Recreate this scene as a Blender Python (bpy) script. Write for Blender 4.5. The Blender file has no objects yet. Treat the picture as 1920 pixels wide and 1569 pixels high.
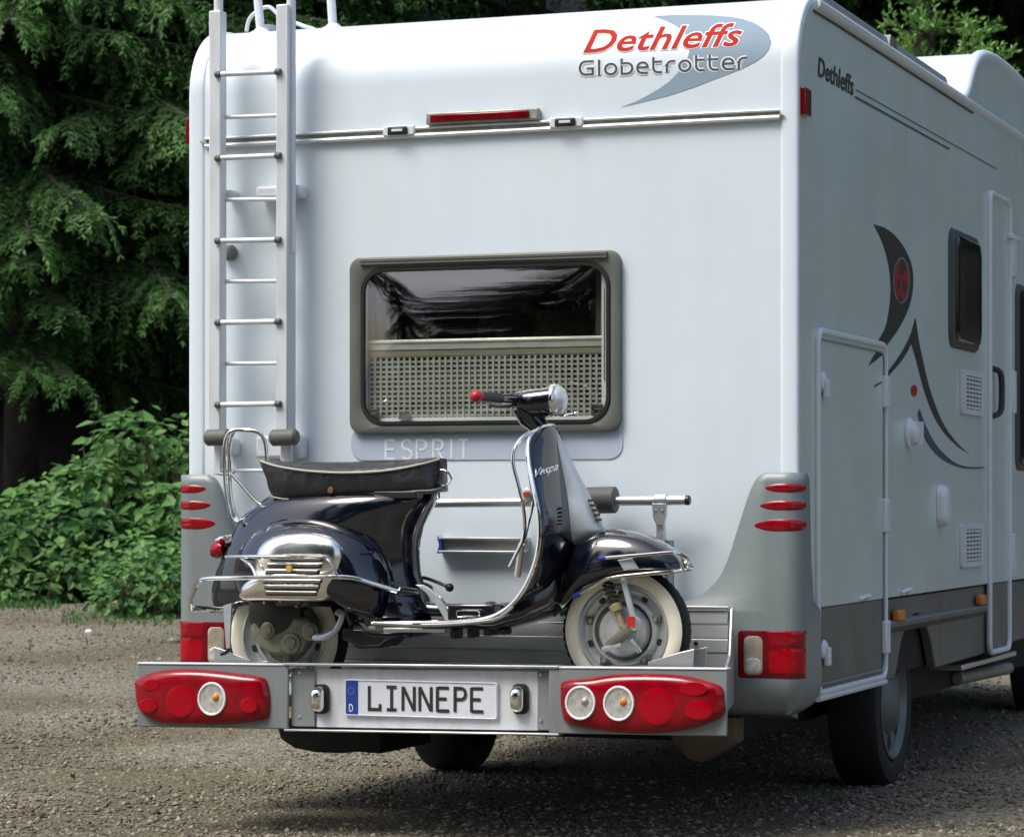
import bpy, bmesh, math, random
import numpy as np
from mathutils import Vector, Matrix
random.seed(7)
R = math.radians
scene = bpy.context.scene
COL = scene.collection

# ------------------------------------------------------------------ camera
F = 5400.0                       # focal length in pixels of the 1920 px wide photograph
HOR = 940.0                      # pixel row of the horizon
CAM = Vector((4.77, -9.516, 1.14))
ANG = math.atan(1990.0 / F)      # the camera looks this far to the left of the vehicle's axis
sa, ca = math.sin(ANG), math.cos(ANG)
cd = bpy.data.cameras.new('camera'); cam = bpy.data.objects.new('camera', cd); COL.objects.link(cam)
cam.location = CAM; cam.rotation_euler = (R(90), 0, ANG)
cd.sensor_width = 36; cd.lens = 36 * F / 1920
cd.shift_y = (HOR - 784.5) / 1920
cd.clip_start = 0.1; cd.clip_end = 600
cd.dof.use_dof = True; cd.dof.focus_distance = 9.8; cd.dof.aperture_fstop = 9.0
scene.camera = cam

# ------------------------------------------------------------------ sky, sun, exposure
SUN_EL, SUN_AZ = R(58), R(217)   # azimuth clockwise from +Y: behind and left of the camera
w = bpy.data.worlds.new('World'); scene.world = w; w.use_nodes = True
nt = w.node_tree; bg = nt.nodes['Background']
sky = nt.nodes.new('ShaderNodeTexSky'); sky.sky_type = 'NISHITA'; sky.sun_disc = False
sky.sun_elevation = SUN_EL; sky.sun_rotation = SUN_AZ
sky.air_density = 1.0; sky.dust_density = 4.0; sky.ozone_density = 1.0
hs = nt.nodes.new('ShaderNodeHueSaturation'); hs.inputs['Saturation'].default_value = 1.0
nt.links.new(sky.outputs[0], hs.inputs['Color']); nt.links.new(hs.outputs[0], bg.inputs['Color'])
bg.inputs['Strength'].default_value = 0.105
sd = bpy.data.lights.new('sun', 'SUN'); sd.energy = 1.3; sd.angle = R(26); sd.color = (1, .985, .95)
so = bpy.data.objects.new('sun', sd); COL.objects.link(so)
dirv = Vector((math.sin(SUN_AZ) * math.cos(SUN_EL), math.cos(SUN_AZ) * math.cos(SUN_EL), math.sin(SUN_EL)))
so.rotation_euler = dirv.to_track_quat('Z', 'Y').to_euler(); so.location = dirv * 40
scene.view_settings.view_transform = 'Standard'; scene.view_settings.look = 'None'
scene.view_settings.exposure = 1.08; scene.view_settings.gamma = 1.0
scene.view_settings.use_curve_mapping = False

# ------------------------------------------------------------------ from a measured point of the photograph to a place
def ray(px, py):
    t = (px - 960) / F; v = (HOR - py) / F
    return Vector((-sa + t * ca, ca + t * sa, v))
def PY(px, py, Y):               # on the upright plane y = Y (parallel to the rear wall)
    d = ray(px, py); return CAM + d * ((Y - CAM.y) / d.y)
def PX(px, py, X=2.3):           # on the upright plane x = X (parallel to the side wall)
    d = ray(px, py); return CAM + d * ((X - CAM.x) / d.x)
def PZ(px, Z, z=0):              # at depth Z in front of the camera
    t = (px - 960) / F
    return Vector((CAM.x + Z * (-sa + t * ca), CAM.y + Z * (ca + t * sa), z))
ROOF, RR = 2.89, .26             # roof height, radius of the rounded rear top edge
def rear_y(z):
    return 0 if z <= ROOF - RR else RR - math.sqrt(max(0, RR * RR - (z - ROOF + RR) ** 2))
def PR(px, py, off=.0):          # on the rear wall, rounded top included
    y = 0
    for _ in range(5):
        p = PY(px, py, y - off); y = rear_y(min(p.z, ROOF - .01))
    return p

# ------------------------------------------------------------------ materials
MATS = {}
def mat(name, col, rough=.5, metal=0, coat=0, var=0.06, nscale=30, bump=0, bscale=200, spec=.5, trans=0, coord='Object', bdist=.002):
    m = bpy.data.materials.new(name); m.use_nodes = True; t = m.node_tree; b = t.nodes['Principled BSDF']
    b.inputs['Roughness'].default_value = rough; b.inputs['Metallic'].default_value = metal
    b.inputs['Coat Weight'].default_value = coat; b.inputs['Coat Roughness'].default_value = .03
    b.inputs['Specular IOR Level'].default_value = spec; b.inputs['Transmission Weight'].default_value = trans
    tc = t.nodes.new('ShaderNodeTexCoord'); n = t.nodes.new('ShaderNodeTexNoise'); n.inputs['Scale'].default_value = nscale
    n.inputs['Detail'].default_value = 5
    t.links.new(tc.outputs[coord], n.inputs['Vector'])
    r = t.nodes.new('ShaderNodeValToRGB'); r.color_ramp.elements[0].position = .3; r.color_ramp.elements[1].position = .7
    r.color_ramp.elements[0].color = [c * (1 - var) for c in col[:3]] + [1]
    r.color_ramp.elements[1].color = [min(1, c * (1 + var)) for c in col[:3]] + [1]
    t.links.new(n.outputs['Fac'], r.inputs['Fac']); t.links.new(r.outputs[0], b.inputs['Base Color'])
    if bump:
        n2 = t.nodes.new('ShaderNodeTexNoise'); n2.inputs['Scale'].default_value = bscale; n2.inputs['Detail'].default_value = 3
        t.links.new(tc.outputs[coord], n2.inputs['Vector'])
        bp = t.nodes.new('ShaderNodeBump'); bp.inputs['Strength'].default_value = bump; bp.inputs['Distance'].default_value = bdist
        t.links.new(n2.outputs['Fac'], bp.inputs['Height']); t.links.new(bp.outputs[0], b.inputs['Normal'])
    MATS[name] = m; return m
M = MATS
mat('white_paint', (.66, .745, .80), .36, coat=.15, var=.035, nscale=1.6, bump=.10, bscale=260)
mat('white_trim', (.66, .70, .72), .35, var=.04, nscale=8)
mat('silver_paint', (.58, .67, .63), .36, metal=.1, coat=.2, var=.05, nscale=2.2, bump=.05, bscale=300)
mat('skirt_paint', (.135, .137, .122), .45, var=.10, nscale=4, bump=.1)
mat('shell_grey', (.195, .232, .235), .42, coat=.1, var=.05, nscale=5, bump=.12, bscale=500)
mat('frame_grey', (.115, .125, .11), .4, var=.12, nscale=6)
mat('decal_grey', (.44, .51, .60), .4, var=.05, nscale=3)
mat('letter_white', (.68, .74, .80), .4)
mat('decal_pale', (.24, .32, .39), .6, spec=.2, var=.12, nscale=2.2)
mat('print_red', (.44, .030, .020), .7, spec=.1, var=.03)
mat('print_white', (.80, .80, .80), .4, var=.02)
mat('print_slate', (.07, .10, .13), .7, spec=.1, var=.04)
mat('print_dark', (.028, .028, .024), .45)
mat('medal_red', (.30, .02, .025), .35)
mat('aluminium', (.60, .62, .63), .34, metal=.85, var=.08, nscale=6, bump=.1, bscale=120)
mat('brushed_alu', (.60, .63, .62), .45, metal=.45, var=.16, nscale=4, bump=.1)
mat('white_alu', (.68, .71, .74), .38, metal=.15, var=.04, nscale=9)
mat('carrier_grey', (.20, .225, .225), .45, var=.05, nscale=7, bump=.1)
mat('chrome', (.80, .80, .77), .09, metal=1, var=.03)
mat('mirror_chrome', (.88, .87, .82), .17, metal=1, var=.02)
mat('dull_steel', (.32, .32, .28), .5, metal=.6, var=.25, nscale=30, bump=.3)
mat('cast_alloy', (.17, .17, .125), .5, metal=.45, var=.3, nscale=40, bump=.5, bscale=90)
mat('rubber', (.014, .0135, .012), .7, var=.25, nscale=30, bump=.4, bscale=80)
mat('grey_rubber', (.10, .10, .09), .6)
mat('black_plastic', (.015, .015, .014), .4)
mat('scooter_paint', (.0025, .004, .010), .12, coat=1.0, var=.1, nscale=6)
mat('whitewall', (.84, .80, .64), .55, var=.06, nscale=14, bump=.1)
mat('rim_silver', (.55, .58, .57), .35, metal=.5, var=.1, nscale=20)
mat('cast_silver', (.42, .47, .49), .3, metal=.25, coat=.4, var=.06)
mat('vinyl', (.018, .019, .021), .30, var=.2, nscale=10, bump=.55, bscale=11, bdist=.02)
mat('piping', (.45, .43, .35), .5)
mat('red_lens', (.24, .001, .008), .14, spec=.3, coat=.3, var=.25, nscale=16, bump=.08, bscale=260)
mat('dark_red_lens', (.14, .001, .006), .14, spec=.3, coat=.3, var=.3, nscale=14, bump=.08, bscale=260)
mat('bright_red_lens', (.34, .0, .008), .2, spec=.25, coat=.2, var=.1, nscale=14, bump=.08, bscale=260)
mat('amber', (.60, .19, .04), .3)
mat('clear_lens', (.66, .68, .66), .12, metal=.35, coat=1, var=.28, nscale=28, bump=.5, bscale=90)
mat('warm_lens', (.50, .44, .34), .2, metal=.5, coat=1, var=.4, nscale=14, bump=.3, bscale=60)
mat('reflector', (.74, .74, .70), .25, metal=.55, coat=1, var=.35, nscale=45, bump=.8, bscale=70)
mat('wheel_rim', (.15, .16, .15), .45, metal=.5, var=.2, nscale=8)
mat('red_grip', (.40, .012, .02), .4)
mat('plate_white', (.66, .70, .75), .35, var=.03)
mat('plate_blue', (.014, .05, .28), .4)
mat('brown_metal', (.085, .055, .038), .6, var=.35, nscale=12)
mat('underbody', (.012, .012, .011), .8, var=.4, nscale=12)
mat('tan_badge', (.16, .08, .035), .4)
mat('lattice_plastic', (.30, .34, .31), .5, var=.06)
mat('blind_beige', (.19, .185, .14), .6)
mat('curtain', (.11, .085, .075), .8, var=.3, nscale=6)
mat('window_rubber', (.045, .047, .042), .5)
mat('interior', (.02, .018, .016), .8)
mat('yellow_paint', (.50, .34, .05), .5)
mat('spring_brass', (.42, .36, .2), .4, metal=.5)
mat('blue_tip', (.02, .04, .30), .4)
mat('bark', (.045, .035, .026), .9, var=.4, nscale=12, bump=1, bscale=30)
mat('stem', (.07, .06, .03), .8)
mat('rock', (.26, .24, .19), .8, var=.25, nscale=12, bump=.6, bscale=40)

def weather(name, lo=.90, sc=(22, 22, .9)):
    t = M[name].node_tree; b = t.nodes['Principled BSDF']; src = b.inputs['Base Color'].links[0].from_socket
    tc = t.nodes.new('ShaderNodeTexCoord'); mp = t.nodes.new('ShaderNodeMapping'); mp.inputs['Scale'].default_value = sc
    n = t.nodes.new('ShaderNodeTexNoise'); n.inputs['Scale'].default_value = 1; n.inputs['Detail'].default_value = 4
    r = t.nodes.new('ShaderNodeValToRGB'); r.color_ramp.elements[0].position = .32; r.color_ramp.elements[1].position = .55
    r.color_ramp.elements[0].color = (lo, lo, lo * .98, 1); r.color_ramp.elements[1].color = (1, 1, 1, 1)
    mx = t.nodes.new('ShaderNodeMix'); mx.data_type = 'RGBA'; mx.blend_type = 'MULTIPLY'; mx.inputs[0].default_value = 1
    t.links.new(tc.outputs['Object'], mp.inputs[0]); t.links.new(mp.outputs[0], n.inputs['Vector']); t.links.new(n.outputs[0], r.inputs[0])
    t.links.new(src, mx.inputs[6]); t.links.new(r.outputs[0], mx.inputs[7]); t.links.new(mx.outputs[2], b.inputs['Base Color'])
weather('white_paint', .978, (7, 7, .5)); weather('silver_paint', .965, (7, 7, .6)); weather('skirt_paint', .75, (6, 6, 3)); weather('shell_grey', .93, (9, 9, 2)); weather('white_alu', .86, (20, 20, 4)); weather('carrier_grey', .85, (12, 12, 5)); weather('rubber', .6, (9, 9, 9))
def glass_mat():
    m = bpy.data.materials.new('acrylic_pane'); m.use_nodes = True; t = m.node_tree; t.nodes.clear()
    o = t.nodes.new('ShaderNodeOutputMaterial'); mx = t.nodes.new('ShaderNodeMixShader')
    tr = t.nodes.new('ShaderNodeBsdfTransparent'); tr.inputs[0].default_value = (.96, .96, .93, 1)
    gl = t.nodes.new('ShaderNodeBsdfGlossy'); gl.inputs['Roughness'].default_value = .03; gl.inputs[0].default_value = (1, 1, 1, 1)
    fr = t.nodes.new('ShaderNodeFresnel'); fr.inputs[0].default_value = 2.0
    tc = t.nodes.new('ShaderNodeTexCoord'); n = t.nodes.new('ShaderNodeTexNoise'); n.inputs['Scale'].default_value = 2.5
    bp = t.nodes.new('ShaderNodeBump'); bp.inputs['Strength'].default_value = .10; bp.inputs['Distance'].default_value = .02
    t.links.new(tc.outputs['Object'], n.inputs['Vector']); t.links.new(n.outputs[0], bp.inputs['Height'])
    t.links.new(bp.outputs[0], gl.inputs['Normal']); t.links.new(bp.outputs[0], fr.inputs['Normal'])
    ge = t.nodes.new('ShaderNodeNewGeometry'); inv = t.nodes.new('ShaderNodeMath'); inv.operation = 'SUBTRACT'; inv.inputs[0].default_value = 1
    mu = t.nodes.new('ShaderNodeMath'); mu.operation = 'MULTIPLY'    # a thin sheet: no inner total reflection on its back
    t.links.new(ge.outputs['Backfacing'], inv.inputs[1]); t.links.new(inv.outputs[0], mu.inputs[0]); t.links.new(fr.outputs[0], mu.inputs[1])
    t.links.new(mu.outputs[0], mx.inputs[0]); t.links.new(tr.outputs[0], mx.inputs[1]); t.links.new(gl.outputs[0], mx.inputs[2])
    t.links.new(mx.outputs[0], o.inputs[0]); M['pane'] = m
glass_mat()
mat('dark_glass', (.005, .005, .004), .08, spec=.35, coat=0, var=.1)

def leaf_mat(name, dark, light, rough=.55, trans=.25):
    m = bpy.data.materials.new(name); m.use_nodes = True; t = m.node_tree; b = t.nodes['Principled BSDF']
    out = t.nodes['Material Output']
    at = t.nodes.new('ShaderNodeAttribute'); at.attribute_name = 'tint'
    r = t.nodes.new('ShaderNodeValToRGB'); r.color_ramp.elements[0].color = dark + (1,); r.color_ramp.elements[1].color = light + (1,)
    t.links.new(at.outputs['Fac'], r.inputs[0]); t.links.new(r.outputs[0], b.inputs['Base Color'])
    b.inputs['Roughness'].default_value = rough; b.inputs['Specular IOR Level'].default_value = .3
    tl = t.nodes.new('ShaderNodeBsdfTranslucent'); t.links.new(r.outputs[0], tl.inputs[0])
    mx = t.nodes.new('ShaderNodeMixShader'); mx.inputs[0].default_value = trans
    t.links.new(b.outputs[0], mx.inputs[1]); t.links.new(tl.outputs[0], mx.inputs[2]); t.links.new(mx.outputs[0], out.inputs[0])
    M[name] = m
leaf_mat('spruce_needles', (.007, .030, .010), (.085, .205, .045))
leaf_mat('fresh_needles', (.05, .13, .025), (.24, .46, .11))
leaf_mat('bush_leaves', (.022, .080, .020), (.15, .31, .08))
leaf_mat('gravel_stones', (.075, .060, .040), (.36, .32, .245), .85, 0)

def ground_mat(name, cols, scale, extra=None):
    m = bpy.data.materials.new(name); m.use_nodes = True; t = m.node_tree; b = t.nodes['Principled BSDF']
    tc = t.nodes.new('ShaderNodeTexCoord')
    vo = t.nodes.new('ShaderNodeTexVoronoi'); vo.inputs['Scale'].default_value = scale
    t.links.new(tc.outputs['Object'], vo.inputs['Vector'])
    sep = t.nodes.new('ShaderNodeSeparateColor'); t.links.new(vo.outputs['Color'], sep.inputs[0])
    n = t.nodes.new('ShaderNodeTexNoise'); n.inputs['Scale'].default_value = .9; n.inputs['Detail'].default_value = 6
    t.links.new(tc.outputs['Object'], n.inputs['Vector'])
    r = t.nodes.new('ShaderNodeValToRGB')
    r.color_ramp.elements[0].color = cols[0] + (1,); r.color_ramp.elements[1].color = cols[2] + (1,)
    e = r.color_ramp.elements.new(.5); e.color = cols[1] + (1,)
    t.links.new(sep.outputs[0], r.inputs[0])
    r2 = t.nodes.new('ShaderNodeValToRGB'); r2.color_ramp.elements[0].position = .40; r2.color_ramp.elements[1].position = .62
    r2.color_ramp.elements[0].color = (.66, .61, .50, 1); r2.color_ramp.elements[1].color = (1, 1, 1, 1)
    t.links.new(n.outputs[0], r2.inputs[0])
    mx = t.nodes.new('ShaderNodeMix'); mx.data_type = 'RGBA'; mx.blend_type = 'MULTIPLY'; mx.inputs[0].default_value = 1
    t.links.new(r.outputs[0], mx.inputs[6]); t.links.new(r2.outputs[0], mx.inputs[7])
    t.links.new(mx.outputs[2], b.inputs['Base Color']); b.inputs['Roughness'].default_value = .75
    bp = t.nodes.new('ShaderNodeBump'); bp.inputs['Strength'].default_value = .9; bp.inputs['Distance'].default_value = .012
    bp.invert = True
    t.links.new(vo.outputs['Distance'], bp.inputs['Height']); t.links.new(bp.outputs[0], b.inputs['Normal'])
    M[name] = m
ground_mat('gravel_ground', ((.080, .071, .048), (.175, .160, .112), (.31, .29, .215)), 75)
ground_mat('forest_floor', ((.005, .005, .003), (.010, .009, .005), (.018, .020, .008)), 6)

# ------------------------------------------------------------------ mesh helpers
def catmull(pts, n=6, closed=False):
    P = [Vector(p) for p in pts]; out = []; N = len(P)
    rng = range(N) if closed else range(N - 1)
    for i in rng:
        if closed: a, b, c, d = P[(i - 1) % N], P[i], P[(i + 1) % N], P[(i + 2) % N]
        else: a, b, c, d = P[max(i - 1, 0)], P[i], P[i + 1], P[min(i + 2, N - 1)]
        for k in range(n):
            t = k / n
            out.append(.5 * ((2 * b) + (c - a) * t + (2 * a - 5 * b + 4 * c - d) * t * t + (3 * b - a - 3 * c + d) * t ** 3))
    if not closed: out.append(P[-1].copy())
    return out

class MB:
    def __init__(s): s.v = []; s.f = []
    def add(s, v, f):
        o = len(s.v); s.v += [tuple(p) for p in v]; s.f += [tuple(i + o for i in q) for q in f]; return s
    def box(s, a, b):
        x0, y0, z0 = a; x1, y1, z1 = b
        return s.add([(x0,y0,z0),(x1,y0,z0),(x1,y1,z0),(x0,y1,z0),(x0,y0,z1),(x1,y0,z1),(x1,y1,z1),(x0,y1,z1)],
                     [(0,3,2,1),(4,5,6,7),(0,1,5,4),(1,2,6,5),(2,3,7,6),(3,0,4,7)])
    def prism(s, poly, off):
        off = Vector(off); P = [Vector(p) for p in poly]; n = len(P)
        return s.add(P + [p + off for p in P], [tuple(range(n)), tuple(range(2 * n - 1, n - 1, -1))] +
                     [(i, i + n, (i + 1) % n + n, (i + 1) % n) for i in range(n)])
    def loft(s, rings, caps=True, closed=True):
        n = len(rings[0]); o = len(s.v)
        for r in rings: s.v += [tuple(p) for p in r]
        for k in range(len(rings) - 1):
            for i in range(n if closed else n - 1):
                j = (i + 1) % n
                s.f.append((o + k*n + i, o + k*n + j, o + (k+1)*n + j, o + (k+1)*n + i))
        if caps and closed:
            s.f.append(tuple(o + i for i in range(n - 1, -1, -1))); s.f.append(tuple(o + (len(rings)-1)*n + i for i in range(n)))
        return s
    def tube(s, path, r, n=10, closed=False):
        P = [Vector(p) for p in path]; N = len(P); rings = []; up = None
        for i, p in enumerate(P):
            if closed: t = P[(i + 1) % N] - P[i - 1]
            else: t = P[min(i + 1, N - 1)] - P[max(i - 1, 0)]
            t.normalize()
            if up is None: up = t.orthogonal().normalized()
            else:
                up = up - t * up.dot(t); up.normalize()
            b = t.cross(up); rr = r[i] if isinstance(r, (list, tuple)) else r
            rings.append([p + (up * math.cos(2*math.pi*k/n) + b * math.sin(2*math.pi*k/n)) * rr for k in range(n)])
        if closed: rings.append(rings[0])
        return s.loft(rings, caps=not closed)
    def lathe(s, prof, c, axis, n=32, caps=True):
        axis = Vector(axis).normalized(); u = axis.orthogonal().normalized(); v = axis.cross(u); c = Vector(c)
        rings = [[c + axis * h + (u * math.cos(2*math.pi*k/n) + v * math.sin(2*math.pi*k/n)) * r for k in range(n)] for r, h in prof]
        return s.loft(rings, caps=caps)
    def cyl(s, a, b, r, n=20, bev=.15):
        a = Vector(a); b = Vector(b); L = (b - a).length; e = min(r * bev, L * .3)
        return s.lathe([(r - e, 0), (r, e), (r, L - e), (r - e, L)], a, b - a, n)
    def inflate(s, outline, D, n=10, p=2.4, q=.5, c=None, dirv=(0, -1, 0), back=True):
        P = [Vector(a) for a in outline]; dirv = Vector(dirv); c = Vector(c) if c else sum(P, Vector()) / len(P)
        rings = []
        for k in range(n + 1):
            a = k / n; sc = math.cos(a * math.pi / 2) ** .8 if k < n else .001
            d = D * (1 - sc ** p) ** q
            rings.append([c + (x - c) * sc + dirv * d for x in P])
        if back: rings = [[c + (x - c) * .01 for x in P]] + [[Vector(x) for x in P]] + rings[1:]
        return s.loft(rings, caps=True)
    def sphere(s, c, r, n=12, sx=1, sy=1, sz=1):
        c = Vector(c); rings = []
        for i in range(n + 1):
            a = math.pi * i / n; z = -math.cos(a) * r; q = max(math.sin(a) * r, 1e-4)
            rings.append([c + Vector((q * math.cos(2*math.pi*k/(2*n)) * sx, q * math.sin(2*math.pi*k/(2*n)) * sy, z * sz)) for k in range(2*n)])
        return s.loft(rings)

def wloc(o):
    v = Vector(o.location)
    while o.parent: o = o.parent; v += o.location
    return v
def tag(o, label=None, cat=None, group=None, kind=None):
    for k, x in (('label', label), ('category', cat), ('group', group), ('kind', kind)):
        if x: o[k] = x
    return o
def empty(name, loc, label=None, cat=None, group=None):
    o = bpy.data.objects.new(name, None); COL.objects.link(o); o.location = loc; o.empty_display_size = .2
    return tag(o, label, cat, group)
def obj(name, mb, m, parent=None, bevel=0, seg=2, smooth=35, kind=None, label=None, fixn=True):
    me = bpy.data.meshes.new(name)
    V = [Vector(v) for v in mb.v]
    lo = Vector([min(v[i] for v in V) for i in range(3)]); hi = Vector([max(v[i] for v in V) for i in range(3)])
    c = (lo + hi) / 2
    me.from_pydata([v - c for v in V], [], mb.f); me.update()
    if fixn:
        bm = bmesh.new(); bm.from_mesh(me); bmesh.ops.recalc_face_normals(bm, faces=bm.faces); bm.to_mesh(me); bm.free()
    if smooth:
        me.polygons.foreach_set('use_smooth', [True] * len(me.polygons)); me.set_sharp_from_angle(angle=R(smooth))
    me.materials.append(M[m] if isinstance(m, str) else m)
    o = bpy.data.objects.new(name, me); COL.objects.link(o)
    if parent: o.parent = parent; o.location = c - wloc(parent)
    else: o.location = c
    if bevel:
        b = o.modifiers.new('bevel', 'BEVEL'); b.width = bevel; b.segments = seg; b.limit_method = 'ANGLE'; b.angle_limit = R(40)
    if kind: o['kind'] = kind
    if label: o['label'] = label
    return o
def dup(o, delta):
    c = o.copy(); COL.objects.link(c); c.location = o.location + Vector(delta); return c
def copy_tree(o, parent=None):
    c = o.copy(); COL.objects.link(c); c.parent = parent
    for ch in list(o.children): copy_tree(ch, c)
    return c

def cutsheet(polys, fn, cut=.02, axis='v', off=0, merge=False):
    """flat polygons (u,v) -> cut in strips -> bent onto a surface by fn(u,v)"""
    bm = bmesh.new()
    for p in polys:
        vs = [bm.verts.new((q[0], 0, q[1])) for q in p[0]] if isinstance(p, tuple) else [bm.verts.new((q[0], 0, q[1])) for q in p]
        bm.faces.new(vs)
    return _cut(bm, fn, cut, axis)
def _cut(bm, fn, cut, axis):
    if cut:
        ax = 2 if axis == 'v' else 0
        lo = min(v.co[ax] for v in bm.verts); hi = max(v.co[ax] for v in bm.verts)
        k = lo + cut
        while k < hi:
            nrm = (0, 0, 1) if ax == 2 else (1, 0, 0)
            bmesh.ops.bisect_plane(bm, geom=bm.verts[:] + bm.edges[:] + bm.faces[:], plane_co=(k if ax == 0 else 0, 0, k if ax == 2 else 0), plane_no=nrm)
            k += cut
    mb = MB(); bm.verts.index_update()
    mb.v = [tuple(fn(v.co.x, v.co.z)) for v in bm.verts]; mb.f = [tuple(v.index for v in f.verts) for f in bm.faces]
    bm.free(); return mb
def text_polys(txt, shear=0, offset=0, spacing=1.0):
    cu = bpy.data.curves.new('t', 'FONT'); cu.body = txt; cu.size = 1; cu.shear = shear; cu.offset = offset; cu.space_character = spacing
    cu.resolution_u = 3
    o = bpy.data.objects.new('t', cu); COL.objects.link(o)
    dg = bpy.context.evaluated_depsgraph_get(); me = o.evaluated_get(dg).to_mesh()
    V = [(v.co.x, v.co.y) for v in me.vertices]; Fc = [tuple(p.vertices) for p in me.polygons]
    o.evaluated_get(dg).to_mesh_clear(); bpy.data.objects.remove(o); bpy.data.curves.remove(cu)
    return V, Fc
def text_mb(txt, BL, BR, capH, surf, shear=0, offset=0, spacing=1.0, box=None, up=(0, -1)):
    """text whose baseline runs from BL to BR (photo pixels), capital height capH pixels"""
    V, Fc = text_polys(txt, shear, offset, spacing)
    if box is None: box = (min(v[0] for v in V), max(v[0] for v in V))
    bm = bmesh.new(); bv = [bm.verts.new((v[0], 0, v[1])) for v in V]
    for f in Fc:
        try: bm.faces.new([bv[i] for i in f])
        except ValueError: pass
    ch = .70
    def fn(u, v):
        a = (u - box[0]) / (box[1] - box[0]); h = v / ch * capH
        return surf(BL[0] + (BR[0]-BL[0]) * a + up[0] * h, BL[1] + (BR[1]-BL[1]) * a + up[1] * h)
    return _cut(bm, fn, .12, 'v'), box
def ribbon(pts, wd, closed=False):
    n = len(pts); L = []; Rr = []
    for i in range(n):
        p = Vector(pts[i])
        a = Vector(pts[i-1]) if (i > 0 or closed) else None; b = Vector(pts[(i+1) % n]) if (i < n-1 or closed) else None
        d1 = (p - a).normalized() if a is not None else None; d2 = (b - p).normalized() if b is not None else None
        if d1 is None: d1 = d2
        if d2 is None: d2 = d1
        n1 = Vector((-d1.y, d1.x)); n2 = Vector((-d2.y, d2.x)); m = (n1 + n2)
        m = m.normalized() if m.length > 1e-6 else n1
        k = wd / 2 / max(.45, m.dot(n1)); L.append(p + m * k); Rr.append(p - m * k)
    V = L + Rr; Fc = [(i, i + 1, n + i + 1, n + i) for i in range(n - 1)]
    if closed: Fc.append((n - 1, 0, n, 2*n - 1))
    return V, Fc
def arc(cx, cy, rx, ry, a0, a1, n=9):
    return [(cx + rx * math.cos(R(a0 + (a1-a0)*k/n)), cy + ry * math.sin(R(a0 + (a1-a0)*k/n))) for k in range(n + 1)]
def strokes_mb(letters, wd, fn, dy=.0003):
    """letters: list of (strokes, closed) in text space; fn(u,v,level)"""
    mb = MB(); lev = 0
    for st, cl in letters:
        V, Fc = ribbon(st, wd, cl); lev = (lev + 1) % 4
        mb.add([fn(v.x, v.y, lev * dy) for v in V], Fc)
    return mb
def rounded(x0, z0, x1, z1, r, n=6):
    out = []
    for cx, cz, a in ((x1-r, z1-r, 0), (x0+r, z1-r, 90), (x0+r, z0+r, 180), (x1-r, z0+r, 270)):
        out += [(cx + r*math.cos(R(a + 90*k/n)), cz + r*math.sin(R(a + 90*k/n))) for k in range(n+1)]
    return out

# ------------------------------------------------------------------ ground
def ground_z(x, y):
    dx, dy = x - CAM.x, y - CAM.y; Z = -dx * sa + dy * ca
    X = dx * ca + dy * sa
    t = min(1, max(0, (Z - 13.0) / 9.5)); t = t * t * (3 - 2 * t)
    k = 1 if X < 1 else max(0, 1 - (X - 1) / 3)
    k = k * k * (3 - 2 * k)
    z = .36 * t * (.25 + .75 * k)
    if Z > 25: z += min(30, (Z - 25) * .46)  # slope added behind the trees to shut out the bright horizon sky
    if y < -24: z += min(4, (-24 - y) * .1)
    return z
def grid_sheet(xs, ys):
    mb = MB(); nx = len(xs)
    mb.v = [(x, y, ground_z(x, y) + .006 * math.sin(x*3.1 + 2*math.sin(y*2.3)) * math.cos(y*2.7)) for y in ys for x in xs]
    mb.f = [(j*nx + i, j*nx + i + 1, (j+1)*nx + i + 1, (j+1)*nx + i) for j in range(len(ys)-1) for i in range(nx-1)]
    return mb
def axis_vals(a, b, fine0, fine1, cs, fs):
    v = list(np.arange(a, fine0, cs)) + list(np.arange(fine0, fine1, fs)) + list(np.arange(fine1, b + cs, cs)); return [float(q) for q in v]
gm = grid_sheet(axis_vals(-160, 160, -16, 12, 8, .5), axis_vals(-120, 200, -8, 26, 8, .5))
def face_depth(f):
    x = sum(gm.v[i][0] for i in f) / 4 - CAM.x; y = sum(gm.v[i][1] for i in f) / 4 - CAM.y
    return -x * sa + y * ca
def sub_sheet(test):
    m_ = MB(); idx = {}
    for f in gm.f:
        if test(f):
            q = []
            for i in f:
                if i not in idx: idx[i] = len(m_.v); m_.v.append(gm.v[i])
                q.append(idx[i])
            m_.f.append(tuple(q))
    return m_
is_yard = lambda f: -30 < face_depth(f) < 23.2 and abs(sum(gm.v[i][0] for i in f) / 4) < 30
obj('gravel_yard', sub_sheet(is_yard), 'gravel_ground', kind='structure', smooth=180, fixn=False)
obj('forest_ground', sub_sheet(lambda f: not is_yard(f)), 'forest_floor', kind='structure', smooth=180, fixn=False)

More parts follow.
